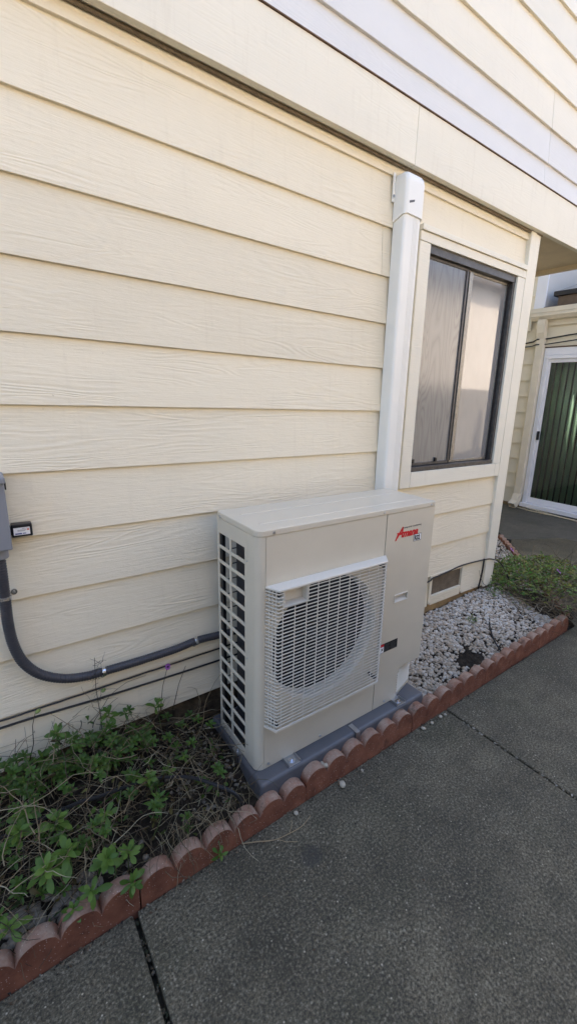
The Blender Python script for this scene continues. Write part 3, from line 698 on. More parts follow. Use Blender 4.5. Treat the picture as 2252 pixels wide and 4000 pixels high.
for t in (.25, .5, .75):
    for (xa, xb) in ((LX0, LX1), (RX1, RX0)):
        x = xa + (xb - xa) * t; y = F + (YF - F) * t; ribs.box(x - .0016 + (.005 if xa < .1 else -.007), x + .0016 + (.005 if xa < .1 else -.007), y - .0005, y + .004, G0 + .01, G1 - .012)
part('ribs', ribs, M['unit_plastic'], gr)
fr_ = MB(); frame_ring(fr_, G0, G0 + .009)
part('lower_frame', fr_, M['unit_plastic'], gr)
hoodp = [(LX0 - .001, F - .0005), (LX1, YF - .004), (RX0, YF - .004), (RX1 + .001, F - .0005)]
part('hood', MB().prism(hoodp, G1 - .010, G1, 'z'), M['unit_plastic'], gr, bev=.003)
sc = MB(); sc.box(.076, .079, YF, F - .002, .843, G1 - .0105); sc.box(.181, .184, YF, F - .002, .843, G1 - .0105); sc.box(.0795, .1805, YF, F - .002, .840, .843); sc.box(.0795, .1805, F - .012, F - .008, .8435, G1 - .0105)
part('hand_scoop', sc, M['unit_plastic'], gr)
for (x, z) in ((.062, .888), (.58, .888), (.062, .352), (.58, .352)):
    part('mount_post', MB().cyl((x, F - .001, z), (x, YF + .012, z), .008, 10), M['seam'], gr)
# lettering on the service panel
def text(body, size, x, z, mat, parent, y=F - .0008, shear=0.0, bold=0.0, sx=1.0, ext=.0002):
    cu = bpy.data.curves.new('lettering', 'FONT'); cu.body = body; cu.size = size; cu.shear = shear; cu.offset = bold; cu.extrude = ext; cu.resolution_u = 4
    o = bpy.data.objects.new('lettering', cu); C.objects.link(o); dg = bpy.context.evaluated_depsgraph_get(); dg.update()
    me = bpy.data.meshes.new_from_object(o.evaluated_get(dg)); bpy.data.objects.remove(o, do_unlink=True)
    off = wpos(parent)
    for v in me.vertices:
        px, py, pz = v.co; v.co = (x + px * sx - off.x, y - pz - off.y, z + py - off.z)
    me.materials.clear(); me.materials.append(mat); me.name = 'lettering'
    r_ = bpy.data.objects.new('lettering', me); C.objects.link(r_); r_.parent = parent; return r_
lg = sub('logo', rp)
text('A', .066, .692, .980, M['red_ink'], lg, shear=.42, bold=.0022, sx=.86)
text('mana', .047, .731, .9795, M['red_ink'], lg, shear=.30, bold=.0024, sx=.98)
lgs = MB(); lgs.prism([(.683, .968), (.690, .968), (.706, .996), (.736, .996), (.742, 1.003), (.690, 1.003), (.696, .996)], F - .0015, F - .0005, 'y'); part('swash', lgs, M['red_ink'], lg)
text('Heating & Air Conditioning', .0112, .724, 1.0185, M['grey_ink'], lg, sx=1.02)
plq = part('refrigerant_plate', MB().box(.806, .857, F - .0010, F - .0004, .946, .980), M['black_ink'], rp)
part('field', MB().box(.8085, .8545, F - .0016, F - .0011, .9485, .9775), M['white_ink'], plq)
text('R32', .0305, .8108, .9522, M['black_ink'], plq, y=F - .0020, bold=.0016, sx=.74)
wl = part('warning_label', MB().box(.640, .758, F - .0010, F - .0004, .426, .472), M['black_ink'], rp)
part('pictogram', MB().box(.642, .667, F - .0016, F - .0011, .428, .4575), M['white_ink'], wl)
part('red_band', MB().box(.642, .667, F - .0016, F - .0011, .459, .470), M['red_ink'], wl)
pg = MB(); pg.prism([(.649, .436), (.654, .440), (.661, .438), (.658, .446), (.663, .453), (.655, .448), (.649, .452), (.652, .445)], F - .0021, F - .0017, 'y'); part('figure', pg, M['black_ink'], wl)
pr = MB()
for k in range(6): pr.box(.674, .708 - .006 * (k % 3), F - .0014, F - .0011, .462 - k * .0062, .4635 - k * .0062); pr.box(.714, .750 - .005 * ((k + 1) % 3), F - .0014, F - .0011, .462 - k * .0062, .4635 - k * .0062)
part('print_lines', pr, M['grey_ink'], wl)
# feet
for xa in (.118, .744):
    ft = MB(); ft.box(xa, xa + .058, F - .050, F + .02, .1302, .1330); ft.box(xa, xa + .003, F - .050, F - .001, .1331, .1415); ft.box(xa + .055, xa + .058, F - .050, F - .001, .1331, .1415)
    fo = part('foot', ft, M['zinc'], ac, bev=.0006, seg=1)
    part('bolt', MB().cyl((xa + .029, F - .026, .133), (xa + .029, F - .026, .1355), .013, 16).cyl((xa + .029, F - .026, .1355), (xa + .029, F - .026, .142), .006, 6), M['chrome'], fo)

# ------------------------------------------------------------ line-set cover
lc = thing('line_set_cover', (1.01, -.03, .3), 'tall ivory vinyl pipe cover running up the wall beside the window', 'pipe cover')
def rounded(x0, x1, y0, yb, r, nseg=5):
    p = [(x0, yb)]
    p += [(x0 + r - r * math.cos(R(90 * k / nseg)), y0 + r - r * math.sin(R(90 * k / nseg))) for k in range(nseg + 1)]
    p += [(x1 - r + r * math.sin(R(90 * k / nseg)), y0 + r - r * math.cos(R(90 * k / nseg))) for k in range(nseg + 1)]
    return p + [(x1, yb)]
def sm(o, ang=40):
    for p in o.data.polygons: p.use_smooth = True
    o.data.set_sharp_from_angle(angle=R(ang)); o.modifiers.new('normals', 'WEIGHTED_NORMAL').keep_sharp = True; return o
sm(part('channel', MB().prism(rounded(.957, 1.071, -.072, -.001, .015), .32, 2.43, 'z'), M['rail_pvc'], lc))
fl = MB()
for k in range(4): x = 1.018 + k * .009; fl.box(x, x + .0035, -.0732, -.0722, .33, 2.40)
part('flutes', fl, M['rail_pvc'], lc)
cap = MB(); secs = []
for z, ins in ((2.405, 0), (2.53, 0), (2.552, .004), (2.566, .014), (2.573, .030)):
    q = rounded(.951 + ins * .6, 1.077 - ins * .6, -.079 + ins, -.0008, max(.008, .018 - ins * .2)); secs.append([(x, y, z) for x, y in q])
n = len(secs[0]); vs = [p for s_ in secs for p in s_]; fs = []
for a in range(len(secs) - 1):
    for k in range(n): fs.append((a*n+k, a*n+(k+1)%n, (a+1)*n+(k+1)%n, (a+1)*n+k))
fs += [tuple(range(n-1, -1, -1)), tuple(range((len(secs)-1)*n, len(secs)*n))]
# the lower lip of the cap dips at the sides
for i in range(n):
    x, y, z = vs[i]; vs[i] = (x, y, z - .022 * ss(-.06, -.005, y) - .010 * abs((x - 1.008) / .057) ** 2)
capo = sm(part('end_cap', MB().add(vs, fs), M['rail_pvc'], lc))
part('slot', MB().prism([(.974, 2.440), (1.006, 2.452), (1.007, 2.461), (.974, 2.450)], -.0802, -.0778, 'y'), M['grey_ink'], capo)
part('flange', MB().box(.936, .9508, -.006, -.0004, 2.455, 2.575), M['rail_pvc'], lc, bev=.002)
part('screw', MB().cyl((.943, -.006, 2.48), (.943, -.0095, 2.48), .006, 10), M['zinc'], lc)

# ------------------------------------------------------------ electrical: disconnect box, conduit, small black module
db = thing('disconnect_box', (-.76, -.05, 1.07), 'grey metal electrical disconnect box on the siding above the ribbed conduit', 'electrical box')
part('enclosure', MB().box(-.85, -.664, -.098, -.001, 1.080, 1.285), M['greybox'], db, bev=.004)
part('hood', MB().box(-.855, -.661, -.108, -.0012, 1.2855, 1.306), M['greybox'], db, bev=.005)
part('hub', MB().cyl((-.70, -.05, 1.045), (-.70, -.05, 1.0795), .026, 24), M['greybox'], db, bev=.004)
part('hasp', MB().box(-.663, -.659, -.07, -.05, 1.262, 1.284), M['black'], db)
pth = [(-.70, -.05, 1.052), (-.700, -.047, .98), (-.701, -.036, .90), (-.702, -.030, .81), (-.696, -.028, .733), (-.676, -.027, .658), (-.632, -.026, .594), (-.565, -.026, .551), (-.495, -.026, .533), (-.432, -.026, .5295), (-.300, -.026, .5265), (-.160, -.026, .5285), (-.068, -.026, .537), (.03, -.026, .531), (.14, -.028, .525)]
def catmull(P, n):
    P = [Vector(p) for p in P]; P = [P[0] * 2 - P[1]] + P + [P[-1] * 2 - P[-2]]; out = []
    for i in range(1, len(P) - 2):
        for k in range(n):
            t = k / n; a, b, c, d = P[i-1:i+3]
            out.append(.5 * ((2*b) + (c - a) * t + (2*a - 5*b + 4*c - d) * t*t + (3*b - a - 3*c + d) * t**3))
    return out + [P[-2]]
cv = catmull(pth, 60); L = [0.0]
for a, b in zip(cv, cv[1:]): L.append(L[-1] + (b - a).length)
tot = L[-1]; pts = []; rad = []; j = 0; sN = int(tot / .0022)
for i in range(sN + 1):
    t = tot * i / sN
    while j < len(L) - 2 and L[j+1] < t: j += 1
    pts.append(cv[j].lerp(cv[j+1], (t - L[j]) / max(1e-9, L[j+1] - L[j]))); rad.append(.0158 + .0008 * math.cos(t / .0088 * 2 * math.pi))
con = thing('flexible_conduit', (-.45, -.026, .53), 'black ribbed flexible conduit curving from the grey box to the heat pump', 'conduit')
part('sheath', MB().tube(pts, rad, 14), M['conduit'], con, smooth=True)
def strap(p, d, tab):
    p, d, tab = Vector(p), Vector(d).normalized(), Vector(tab).normalized(); mb = MB()
    mb.tube([p - d * .006, p - d * .005, p + d * .005, p + d * .006], [.0172, .0182, .0182, .0172], 20)
    q = p + tab * .018; q.y = -.004
    mb.tube([q - tab * .004, q + tab * .016], [.007, .007], 10) if False else mb.cyl(q + tab * .009 + Vector((0, .003, 0)), q + tab * .009 + Vector((0, -.003, 0)), .0095, 16)
    s_ = part('strap', mb, M['chrome'], con); part('screw', MB().cyl(q + tab * .009 + Vector((0, -.003, 0)), q + tab * .009 + Vector((0, -.006, 0)), .004, 8), M['zinc'], s_)
strap((-.701, -.036, .905), (0, .1, 1), (1, 0, .15)); strap((-.436, -.026, .5297), (1, 0, -.05), (0, 0, -1)); strap((-.073, -.026, .5365), (1, 0, .05), (0, 0, -1))
sb = thing('surge_module', (-.632, -.02, 1.12), 'small black module with a white label beside the grey disconnect box', 'module')
part('case', MB().box(-.6595, -.604, -.032, -.001, 1.099, 1.141), M['black'], sb, bev=.003)
part('stub', MB().box(-.664, -.6596, -.026, -.006, 1.106, 1.134), M['black'], sb)
lb = part('label', MB().box(-.6545, -.611, -.0328, -.0322, 1.106, 1.130), M['white_ink'], sb)
part('print_block', MB().box(-.651, -.633, -.0333, -.0329, 1.108, 1.1125).box(-.631, -.622, -.0333, -.0329, 1.109, 1.112), M['blue_ink'], lb)
part('print_block', MB().box(-.6185, -.613, -.0333, -.0329, 1.120, 1.1245), M['orange_ink'], lb)
part('print_block', MB().box(-.644, -.620, -.0333, -.0329, 1.1215, 1.1225).box(-.644, -.624, -.0333, -.0329, 1.1185, 1.1195).box(-.632, -.613, -.0333, -.0329, 1.126, 1.127), M['grey_ink'], lb)
# cables on the wall
single('wall_wire', MB().tube(catmull([(-1.6, -.006, .438), (-.77, -.007, .425), (-.61, -.007, .418), (-.41, -.006, .405), (.04, -.006, .391), (.6, -.006, .39)], 6), .0042, 6), M['cable'], 'black cable clipped across the lowest siding boards below the conduit', 'cable')
p = [(-1.6 + 2.1 * i / 60, -.004, Z0 - 10 * DZ - .004 - .002 * random.random()) for i in range(61)]
single('wall_wire', MB().tube(p, .0035, 5), M['cable'], 'thin black cable tucked under a siding lap below the conduit', 'cable')
single('wall_wire', MB().tube(catmull([(.98, -.008, .405), (1.47, -.010, .428), (1.54, -.012, .445), (1.70, -.010, .456), (1.865, -.010, .468), (2.09, -.022, .464), (2.21, -.024, .448), (2.30, -.05, .40), (2.36, -.10, .28)], 6), .0048, 6), M['cable'], 'black cable looping over the crawl space vent to the corner', 'cable')
single('wall_wire', MB().tube(catmull([(2.105, -.022, .47), (2.10, -.024, .40), (2.095, -.022, .33), (2.08, -.02, .24)], 5), .006, 6), M['cable'], 'short black cable dropping down beside the house corner', 'cable')

# ------------------------------------------------------------ scalloped edging blocks
def edging_block(n_sc, pitch=.1060, thick=.047, lo=.060, hi=.114):
    m_ = 10; prof = []
    for q in range(n_sc):
        for k in range(m_ + (1 if q == n_sc - 1 else 0)):
            t = k / m_; s_ = 2 * t - 1; zz = lo + (hi - lo) * math.sqrt(max(0, 1 - .96 * s_ * s_)) 
            prof.append(((q + t) * pitch, zz))
    mb = MB(); n = len(prof); ds_ = [0, .006, thick - .006, thick]; vs = []
    for yi, dy in enumerate(ds_):
        for i, (x, zz) in enumerate(prof):
            e = .004 if yi in (0, 3) else 0
            vs.append((x, dy + .0012 * noise.noise(Vector((x * 40, yi, 2))), zz - e + .0016 * noise.noise(Vector((x * 50, yi * 3, 5)))))
    for yi in (0, 3):
        for (x, zz) in prof: vs.append((x, ds_[yi] + (-.004 if yi == 0 else .004), -.03))
    fs = []
    for a in range(3):
        for i in range(n - 1): fs.append((a*n+i, a*n+i+1, (a+1)*n+i+1, (a+1)*n+i))
    for i in range(n - 1): fs.append((4*n+i, 4*n+i+1, i+1, i)); fs.append((3*n+i, 3*n+i+1, 5*n+i+1, 5*n+i))
    fs.append((4*n, 0, n, 2*n, 3*n, 5*n)); e = n - 1; fs.append((5*n+e, 3*n+e, 2*n+e, n+e, e, 4*n+e))
    mb.add(vs, fs); me = mb.mesh('edging_block'); me.materials.append(M['edging'])
    for p in me.polygons: p.use_smooth = True
    me.set_sharp_from_angle(angle=R(42)); return me
full = edging_block(6); half = edging_block(4)
def put_block(me, x, y, rz, z, label, tilt=0, roll=0):
    o = bpy.data.objects.new('edging_block', me); C.objects.link(o); o.location = (x, y, z); o.rotation_euler = (tilt, roll, rz)
    tag(o, label, 'edging block', 'scalloped edging blocks'); return o
labs = {-1.757: 'red scalloped edging block in front of the daisy bed, beyond the joint', -1.115: 'red scalloped edging block in front of the leafy daisy plant, two blocks from the pad',
        -.475: 'dirty red scalloped edging block under trailing dry stems, beside the pad corner', .165: 'red scalloped edging block in front of the grey equipment pad',
        .805: 'red scalloped edging block where the pad ends and the pebbles begin', 1.445: 'red scalloped edging block in front of the middle of the pebble bed'}
for x, lb_ in labs.items():
    put_block(full, x + .001, EY(x) , R(.75) + R(random.uniform(-.25, .25)), -.006 if x == -.475 else random.uniform(-.003, .002), lb_, R(random.uniform(-1, 1)), R(.9 if x == -.475 else random.uniform(-.3, .3)))
put_block(half, 2.087, EY(2.087), R(.6), 0, 'short red scalloped edging block at the pebble bed corner below the bush')
d = Vector((1.42, 1.40, 0)).normalized(); a = math.atan2(d.y, d.x)
nm = ['under the bush at the bed corner', 'beside the bush, next after the corner one', 'at the far end of the slanting row']
for k in range(3):
    p = Vector((2.60, -.47, 0)) + d * (.642 * k)
    put_block(full, p.x, p.y, a, 0, 'red scalloped edging block of the slanting row, ' + nm[k])

# ------------------------------------------------------------ pebbles
def ico():
    import bmesh
    bm_ = bmesh.new(); bmesh.ops.create_icosphere(bm_, subdivisions=2, radius=1.0); vs = [v.co.copy() for v in bm_.verts]; fs = [tuple(v.index for v in f.verts) for f in bm_.faces]; bm_.free(); return vs, fs
IV, IF = ico()
rng = random.Random(5)
shapes = []
for k in range(14):
    sd = Vector((k * 7.3, k * 3.1, 1)); shapes.append([v * (1 + .28 * noise.noise(v * 1.1 + sd) + .05 * noise.noise(v * 2.6 + sd)) for v in IV])
def pebble(mb, x, y, z, r, col):
    rot = Matrix.Rotation(rng.uniform(0, 6.28), 3, 'Z') @ Matrix.Rotation(rng.uniform(-.5, .5), 3, 'X')
    sc = Vector((r * rng.uniform(.9, 1.35), r * rng.uniform(.75, 1.0), r * rng.uniform(.5, .75))); sh = rng.choice(shapes)
    vs = []
    for v in sh: q = rot @ Vector((v.x * sc.x, v.y * sc.y, v.z * sc.z)); vs.append((x + q.x, y + q.y, z + q.z))
    mb.add(vs, IF, col)
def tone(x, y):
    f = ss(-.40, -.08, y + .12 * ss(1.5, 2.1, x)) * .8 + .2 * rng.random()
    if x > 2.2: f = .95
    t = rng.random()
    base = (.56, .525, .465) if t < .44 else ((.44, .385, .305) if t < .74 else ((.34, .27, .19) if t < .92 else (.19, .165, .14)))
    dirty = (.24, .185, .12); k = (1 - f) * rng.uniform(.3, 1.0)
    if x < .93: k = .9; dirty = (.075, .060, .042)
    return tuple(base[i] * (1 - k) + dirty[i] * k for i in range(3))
pm = MB(); cnt = 0
def lay(n, x0, x1, ylo, yhi, rmin, rmax, keep=None, lift=.35):
    for _ in range(n):
        x = rng.uniform(x0, x1); y = rng.uniform(ylo, yhi)
        if keep and not keep(x, y): continue
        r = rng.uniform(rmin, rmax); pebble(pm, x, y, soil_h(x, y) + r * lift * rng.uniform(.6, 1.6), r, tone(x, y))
def right_keep(x, y):
    if y > .01: return False
    if y < EY(x) + .055: return False
    if x < .955: return False
    bare = math.exp(-((x - 1.46) / .15) ** 2 - ((y + .38) / .075) ** 2) * (.85 + .5 * noise.noise(Vector((x * 14, y * 14, 1))))
    return rng.random() > bare * 1.3 + .30 * (1 - ss(-.40, -.15, y)) * ss(.3, .7, .5 + .5 * noise.noise(Vector((x * 7, y * 7, 4))))
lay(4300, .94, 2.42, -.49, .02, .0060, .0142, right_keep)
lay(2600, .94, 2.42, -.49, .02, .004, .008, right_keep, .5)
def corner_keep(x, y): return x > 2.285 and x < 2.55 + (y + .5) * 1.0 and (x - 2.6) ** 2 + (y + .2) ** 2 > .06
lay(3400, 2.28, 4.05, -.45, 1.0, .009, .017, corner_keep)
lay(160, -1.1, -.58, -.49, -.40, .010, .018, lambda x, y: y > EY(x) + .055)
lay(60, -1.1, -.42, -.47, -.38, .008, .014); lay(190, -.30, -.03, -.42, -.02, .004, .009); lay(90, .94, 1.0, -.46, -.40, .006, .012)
gv = part('gravel', pm, M['pebble'], smooth=True); tag(gv, 'white and tan pebbles covering the bed beside the heat pump', 'gravel', kind='stuff')
labs = ['large white pebble lying on the concrete in front of the pad', 'small tan pebble on the concrete against the edging', 'white pebble on the concrete next to the right joint', 'pale pebble on the concrete between two others near the joint', 'round white pebble on the concrete close to the joint', 'small pale pebble right at the joint in the concrete',
        'pebble resting in the notch of the edging', 'small pebble wedged beside another on the edging', 'small beige pebble on the concrete below the pad corner']
spots = [(.323, -.565, .004, .013), (.441, -.558, .002, .007), (.858, -.549, .003, .010), (.925, -.548, .002, .010), (.996, -.546, .003, .010), (1.029, -.549, .002, .009), (.276, -.510, .083, .011), (.270, -.493, .083, .009), (.095, -.559, .002, .009)]
for (x, y, z, r), lb_ in zip(spots, labs):
    mb = MB(); pebble(mb, x, y, z + r * .45, r, None); single('pebble', mb, M['pebble_plain'], lb_, 'pebble', 'loose pebbles', smooth=True, origin=(x, y, z))
# litter along the foot of the edging and on the concrete
lt = MB()
for _ in range(520):
    x = rng.uniform(-.9, 2.5); y = EY(x) - abs(rng.gauss(0, .018)) - .006; r = rng.uniform(.002, .007); a = rng.uniform(0, 6.28); z = .002 + rng.random() * .004
    if rng.random() < .12: y -= rng.uniform(0, .5)
    ca, sa = math.cos(a) * r, math.sin(a) * r; b = rng.choice([(.09, .06, .035), (.05, .035, .02), (.16, .12, .075), (.03, .025, .018), (.22, .19, .14)])
    lt.add([(x - ca, y - sa, z), (x + sa * .5, y - ca * .5, z + .002), (x + ca, y + sa, z), (x - sa * .5, y + ca * .5, z + .003 * rng.random())], [(0, 1, 2, 3)], b)
for _ in range(300):
    x = 1.075 + rng.gauss(0, .006); y = rng.uniform(-2.2, -.55); r = rng.uniform(.002, .006)
    if rng.random() < .4: pebble(lt, x, y, -.004, r, rng.choice([(.2, .18, .14), (.35, .32, .27), (.10, .08, .05)]))
for _ in range(160):
    x = -.497 + rng.gauss(0, .005); y = rng.uniform(-1.4, -.56); pebble(lt, x, y, -.014, rng.uniform(.002, .005), rng.choice([(.05, .045, .03), (.09, .08, .06), (.03, .035, .02)]))
part('leaf_litter', lt, M['stem']); tag(bpy.data.objects['leaf_litter'], 'brown leaf crumbs and grit along the foot of the edging', 'litter', kind='stuff')

# ------------------------------------------------------------ plants
def leaf_mesh(length, width, bend, tipw, name):
    mb = MB(); n = 6; vs = []
    for i in range(n + 1):
        t = i / n; wd = width * (.16 + .84 * math.sin(math.pi * min(1, (t ** tipw) * .93 + .02))) * (1 if t < 1 else .05)
        x = length * t; z = bend * length * (t - 1.5 * t * t); cz = -.18 * wd
        vs += [(x, -wd, z), (x, 0, z + cz), (x, wd, z)]
    fs = []
    for i in range(n): a = 3 * i; fs += [(a, a + 1, a + 4, a + 3), (a + 1, a + 2, a + 5, a + 4)]
    mb.add(vs, fs, (1, 1, 1)); me = mb.mesh(name, smooth=True); me.materials.append(M['leaf']); return me, mb
leaves = [leaf_mesh(.044, .0092, .35, 1.6, 'leaf'), leaf_mesh(.037, .0080, .15, 1.7, 'leaf'), leaf_mesh(.048, .0085, .55, 1.4, 'leaf')]
far_leaves = []
for l_ in leaves:
    me = l_[0].copy(); me.materials.clear(); me.materials.append(M['leaf_far']); far_leaves.append(me)
def leaf_mat(rng, base, az, el, sc, roll):
    return Matrix.Translation(base) @ Matrix.Rotation(az, 4, 'Z') @ Matrix.Rotation(-el, 4, 'Y') @ Matrix.Rotation(roll, 4, 'X') @ Matrix.Scale(sc, 4)
def shoot(bush, tip, root, rng, nleaf, sc, meshes, spread=1.0, up=None, stem=True):
    """one leafy shoot: a stem part with leaf sub-parts; axis from root to tip"""
    tip, root = Vector(tip), Vector(root); mid = (tip + root) / 2 + Vector((rng.uniform(-.02, .02), rng.uniform(-.02, .02), .02))
    s_ = part('shoot', MB().tube(catmull([root, mid, tip], 4), [.0022] * 4 + [.0018] * 5, 5), M['green_stem'], bush, smooth=True)
    off = wpos(bush); ax = (up or Vector((0, -.35, 1))).normalized(); q = Vector((0, 0, 1)).rotation_difference(ax).to_matrix().to_4x4()
    for k in range(nleaf):
        t = k / max(1, nleaf - 1); az = k * 2.4 + rng.uniform(-.3, .3); el = R(-6 + 66 * t) * spread + R(rng.uniform(-10, 10)) + R(0)
        base = Vector((0, 0, -.045 * sc * (1 - t)))
        m_ = Matrix.Translation(tip - off) @ q @ leaf_mat(rng, base, az, el, sc * (1.08 - .45 * t) * rng.uniform(.85, 1.1), rng.uniform(-.4, .4))
        o = bpy.data.objects.new('leaf', rng.choice(meshes)); C.objects.link(o); o.parent = s_; o.matrix_local = m_
    return s_
def strand(mb, rng, p, length, r, col, droop=.5, n=7, zmin=None, dirv=None):
    a = rng.uniform(0, 6.28); d = Vector((math.cos(a), math.sin(a), rng.uniform(-.1, .5))) if dirv is None else Vector(dirv); pts = [Vector(p)]
    for _ in range(n):
        d = (d + Vector((rng.uniform(-.45, .45), rng.uniform(-.45, .45), rng.uniform(-.4, .4) - droop * .12))).normalized(); q = pts[-1] + d * (length / n)
        lo = soil_h(q.x, q.y) + .003 if zmin is None else zmin
        if q.y > -.008 and q.x < 2.26: q.y = -.008; 
        if q.z < lo: q.z = lo; d.z = abs(d.z) * .4
        pts.append(q)
    mb.tube(pts, [r * (1 - .6 * i / n) for i in range(n + 1)], 4, cap=False, col=col)
rngp = random.Random(11)
bush = thing('daisy_plant', (-.5, -.25, .06), 'sprawling daisy plant with leafy shoots and dry tangled stems left of the pad', 'plant')
camp = Vector((-.7049, -1.6532, 1.5674))
# shoots: tip positions in the bed (x, y, z), scale
tips = [(-.66, -.07, .30, 1.1), (-.61, -.06, .37, 1.0), (-.63, -.13, .27, .9), (-.56, -.12, .26, .9), (-.49, -.17, .26, 1.15), (-.44, -.05, .37, 1.0), (-.25, -.05, .33, 1.0), (-.37, -.32, .25, 1.0),
        (-.53, -.38, .25, .95), (-.37, -.41, .24, .9), (-.73, -.25, .27, 1.15), (-.65, -.33, .27, 1.2), (-.643, -.45, .265, 1.35), (-.75, -.32, .28, 1.15), (-.70, -.47, .26, 1.25), (-.55, -.52, .235, 1.15), (-.50, -.52, .22, .95),
        (-.605, -.535, .175, .95), (-.495, -.56, .135, .95), (-.65, -.52, .13, .8), (-.76, -.09, .27, 1.0), (-.42, -.10, .27, .9), (-.22, -.24, .20, .7), (-.22, -.575, .055, .75), (-.30, -.28, .21, .7), (-.80, -.50, .17, 1.0)]
for (x, y, z, sc) in tips:
    rx, ry = x + rngp.uniform(-.07, .07), min(-.02, max(EY(x) + .07, y + rngp.uniform(.0, .08)))
    ax = Vector((rngp.uniform(-.35, .35), -.45 + rngp.uniform(-.3, .2), 1))
    if y < -.545: ax = Vector((.1, -.8, .6))
    shoot(bush, (x, y, z), (rx, ry, soil_h(rx, ry)), rngp, 14 if sc >= 1.14 else 10, sc, [l_[0] for l_ in leaves], 1.0, ax)
st = MB(); tans = [(.20, .15, .085), (.13, .095, .055), (.26, .21, .13), (.075, .055, .035), (.05, .04, .028), (.30, .26, .17), (.10, .085, .05)]
def inbed(x0, x1):
    x = rngp.uniform(x0, x1); return x, rngp.uniform(EY(x) + .06, -.02)
for _ in range(900):
    x, y = inbed(-1.15, -.07); h_ = rngp.random() ** 1.5 * (.19 if x < -.28 else .11)
    strand(st, rngp, (x, y, soil_h(x, y) + .005 + h_), rngp.uniform(.08, .30), rngp.uniform(.0008, .0019), rngp.choice(tans))
for _ in range(60):
    x = rngp.uniform(-.40, -.05); strand(st, rngp, (x, EY(x) + .09, .12 + rngp.uniform(0, .03)), rngp.uniform(.08, .17), .0011, rngp.choice(tans), 1.6, 7, .002, (rngp.uniform(-.5, .7), -1, .15))
for (p, q) in (((-.47, -.05, .18), (-.46, -.012, .59)), ((-.27, -.05, .20), (-.20, -.03, .46)), ((-.22, -.03, .18), (-.12, -.02, .43)), ((-.70, -.05, .28), (-.66, -.02, .46))):
    p, q = Vector(p), Vector(q); st.tube([p, p.lerp(q, .35) + Vector((.006, 0, 0)), p.lerp(q, .7) - Vector((.004, 0, 0)), q], [.002, .0016, .0013, .001], 5, col=(.05, .04, .02))
for _ in range(26):   # withered seed head over the conduit
    t = rngp.random(); p = Vector((-.462 + rngp.uniform(-.02, .02), -.05, .42 + .17 * t)); strand(st, rngp, p, rngp.uniform(.02, .06), .0009, (.035, .025, .015), .8, 4, .1, (rngp.uniform(-1, 1), -.3, rngp.uniform(-.2, .8)))
part('stems', st, M['stem'], bush, smooth=True)['kind'] = 'stuff'
lf = MB()
def scatter_leaf(mb, mats, rng, p, sc, col, el=None):
    _, src = rng.choice(mats); m_ = leaf_mat(rng, Vector(p), rng.uniform(0, 6.28), rng.uniform(-.6, .9) if el is None else el, sc, rng.uniform(-1.2, 1.2))
    mb.add([m_ @ Vector(v) for v in src.v], src.f, col)
for _ in range(620):
    x, y = inbed(-1.15, -.06); t = rngp.random()
    green = rngp.random() < (.50 if x < -.5 else .28)
    col = (rngp.uniform(.5, 1.0), rngp.uniform(.5, .9), rngp.uniform(.5, .9)) if green else rngp.choice([(1.0, .42, .7), (.75, .28, .6), (.45, .18, .4), (1.5, .75, 1.2)])
    scatter_leaf(lf, leaves, rngp, (x, y, soil_h(x, y) + .01 + (.16 if x < -.3 else .07) * t ** 1.6), rngp.uniform(.35, .8), col)
for q_ in range(210):   # smaller rosettes among the shoots
    x, y = inbed(-1.15, -.28 if rngp.random() < .8 else -.08); z = soil_h(x, y) + rngp.uniform(.05, .17); cl = rngp.uniform(.6, 1.05)
    if q_ > 120: x, y = rngp.uniform(-.95, -.30), rngp.uniform(-.16, -.04); z = rngp.uniform(.21, .36 - .10 * ss(-.6, -.3, x))
    for k in range(9):
        m_ = Matrix.Translation((x, y, z)) @ Matrix.Rotation(R(25), 4, 'X') @ leaf_mat(rngp, Vector((0, 0, .012 * k / 9)), k * 2.4, R(5 + 7 * k), .62 * (1 - .04 * k), 0); src = rngp.choice(leaves)[1]
        lf.add([m_ @ Vector(v) for v in src.v], src.f, (cl, cl, cl))
o = part('foliage', lf, M['leaf'], bush, smooth=True); o['kind'] = 'stuff'
def flower(par, p, r, tilt, n=13):
    p = Vector(p); mb = MB(); q = Matrix.Rotation(tilt, 3, 'X') @ Matrix.Rotation(.3, 3, 'Y')
    for k in range(n):
        a = 2 * math.pi * k / n; d = Vector((math.cos(a), math.sin(a), 0)); e = Vector((-math.sin(a), math.cos(a), 0)); wd = r * .17
        vs = [q @ (d * r * .2 - e * wd * .4), q @ (d * r * .7 - e * wd + Vector((0, 0, r * .06))), q @ (d * r + Vector((0, 0, r * .02))), q @ (d * r * .7 + e * wd + Vector((0, 0, r * .06))), q @ (d * r * .2 + e * wd * .4)]
        mb.add([p + v for v in vs], [(0, 1, 2, 3, 4)])
    f_ = part('flower', mb, M['petal'], par); n_ = q @ Vector((0, 0, 1))
    part('flower_centre', MB().cyl(p - n_ * .002, p + n_ * .004, r * .24, 10), M['flower_eye'], f_)
flower(bush, (-.20, -.035, .465), .015, R(70)); 
for p in ((-.445, -.04, .46), (-.655, -.04, .465)):
    b = MB(); pebble(b, *p, .010, None); part('bud', b, M['bud'], bush, smooth=True)
single('drip_hose', MB().tube(catmull([(-1.1, -.20, .17), (-.63, -.26, .225), (-.53, -.275, .225), (-.405, -.285, .215), (-.31, -.31, .205), (-.222, -.36, .19), (-.13, -.455, .16), (-.09, -.48, .10)], 6), .0062, 7), M['cable'], 'black drip hose arching through the daisy plant', 'hose')
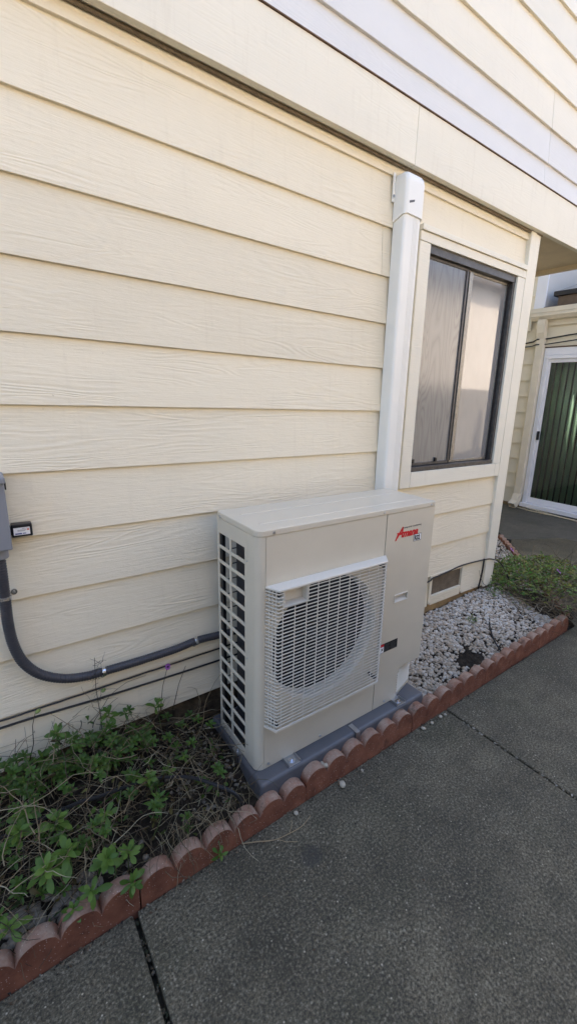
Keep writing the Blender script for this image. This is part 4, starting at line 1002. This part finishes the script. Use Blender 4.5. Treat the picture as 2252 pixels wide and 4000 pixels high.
single('twig', MB().tube(catmull([(-.13, -.545, .006), (-.084, -.572, .009), (-.03, -.60, .006), (.02, -.612, .008), (.08, -.618, .01), (.13, -.604, .012)], 4), [.0016] * 8 + [.0012] * 13, 5).tube([(-.02, -.603, .007), (.0, -.63, .006), (.035, -.652, .004)], .0009, 5).tube([(.03, -.613, .009), (.055, -.59, .012), (.062, -.575, .01)], .0009, 5), M['twig'], 'thin dry twig lying on the concrete in front of the pad corner', 'twig')
# bush at the house corner
rngb = random.Random(23)
b2 = thing('corner_bush', (2.6, -.2, .06), 'bright green bush with purple flowers and bare woody stems at the house corner', 'bush')
def mound(x, y):   # height of the top of the foliage
    u = (x - 2.74) / .60; v_ = (y + .16) / .46; q = u * u + v_ * v_; return .12 + .195 * (1 - q ** 2.2) + .035 * noise.noise(Vector((x * 6, y * 6, 9)))
def in_mound():
    while True:
        x, y = rngb.uniform(2.2, 3.35), rngb.uniform(-.56, .34)
        if ((x - 2.74) / .56) ** 2 + ((y + .12) / .46) ** 2 < 1: return x, y
for k in range(30):
    x, y = in_mound(); z = mound(x, y) + rngb.uniform(-.03, .01)
    rx, ry = 2.70 + (x - 2.70) * .45, -.12 + (y + .12) * .45
    shoot(b2, (x, y, z), (rx, ry, .08), rngb, 9, rngb.uniform(.65, .9), far_leaves, 1.0, Vector((x - 2.7, (y + .15), .7)))
lf = MB()
for _ in range(2600):
    x, y = in_mound(); top = mound(x, y); z = top + .01 - .075 * rngb.random() ** 1.3
    if top < .25 and rngb.random() < .8: continue
    col = (rngb.uniform(.55, 1.15), rngb.uniform(.55, 1.1), rngb.uniform(.5, 1.0)) if rngb.random() < .9 else (1.5, 1.1, .9)
    scatter_leaf(lf, leaves, rngb, (x, y, z), rngb.uniform(.55, .9), col)
for _ in range(300):   # low growth against the house corner
    x, y = rngb.uniform(2.14, 2.5), rngb.uniform(-.12, .02); scatter_leaf(lf, leaves, rngb, (x, min(y, -.03) if x < 2.27 else y, .18 + .28 * rngb.random() * ss(2.1, 2.4, x)), rngb.uniform(.4, .7), (.8, .85, .7))
part('foliage', lf, M['leaf_far'], b2, smooth=True)['kind'] = 'stuff'
st = MB()
for _ in range(620):
    x, y = in_mound(); top = mound(x, y)
    strand(st, rngb, (x, y, .09 + (top - .12) * rngb.random()), rngb.uniform(.12, .38), rngb.uniform(.0013, .0034), rngb.choice([(.17, .13, .08), (.10, .075, .05), (.24, .19, .12), (.05, .04, .03), (.30, .26, .19)]), .3)
for _ in range(60):
    x = rngb.uniform(2.25, 2.75); strand(st, rngb, (x, rngb.uniform(-.52, -.40), rngb.uniform(.1, .22)), rngb.uniform(.1, .25), .0016, rngb.choice([(.17, .13, .08), (.24, .19, .12)]), .6)
part('stems', st, M['stem'], b2, smooth=True)['kind'] = 'stuff'
flower(b2, (2.66, -.315, .355), .026, R(40)); flower(b2, (2.86, .17, .34), .024, R(40))
single('drip_tube', MB().tube(catmull([(2.26, -.10, .17), (2.14, -.125, .175), (2.03, -.165, .16), (1.93, -.22, .14), (1.83, -.29, .125), (1.745, -.375, .105), (1.70, -.45, .085)], 6), .0055, 7), M['cable'], 'thin black drip tube curving over the white pebbles', 'tube')
wd_ = thing('weed', (1.78, -.19, .14), 'small bright green weed sprouting through the white pebbles', 'weed')
for k in range(5):
    x, y = 1.78 + rngb.uniform(-.04, .04), -.19 + rngb.uniform(-.03, .03); shoot(wd_, (x, y, soil_h(x, y) + .03), (x, y, soil_h(x, y)), rngb, 6, .45, far_leaves)
print('objects', len(bpy.data.objects))
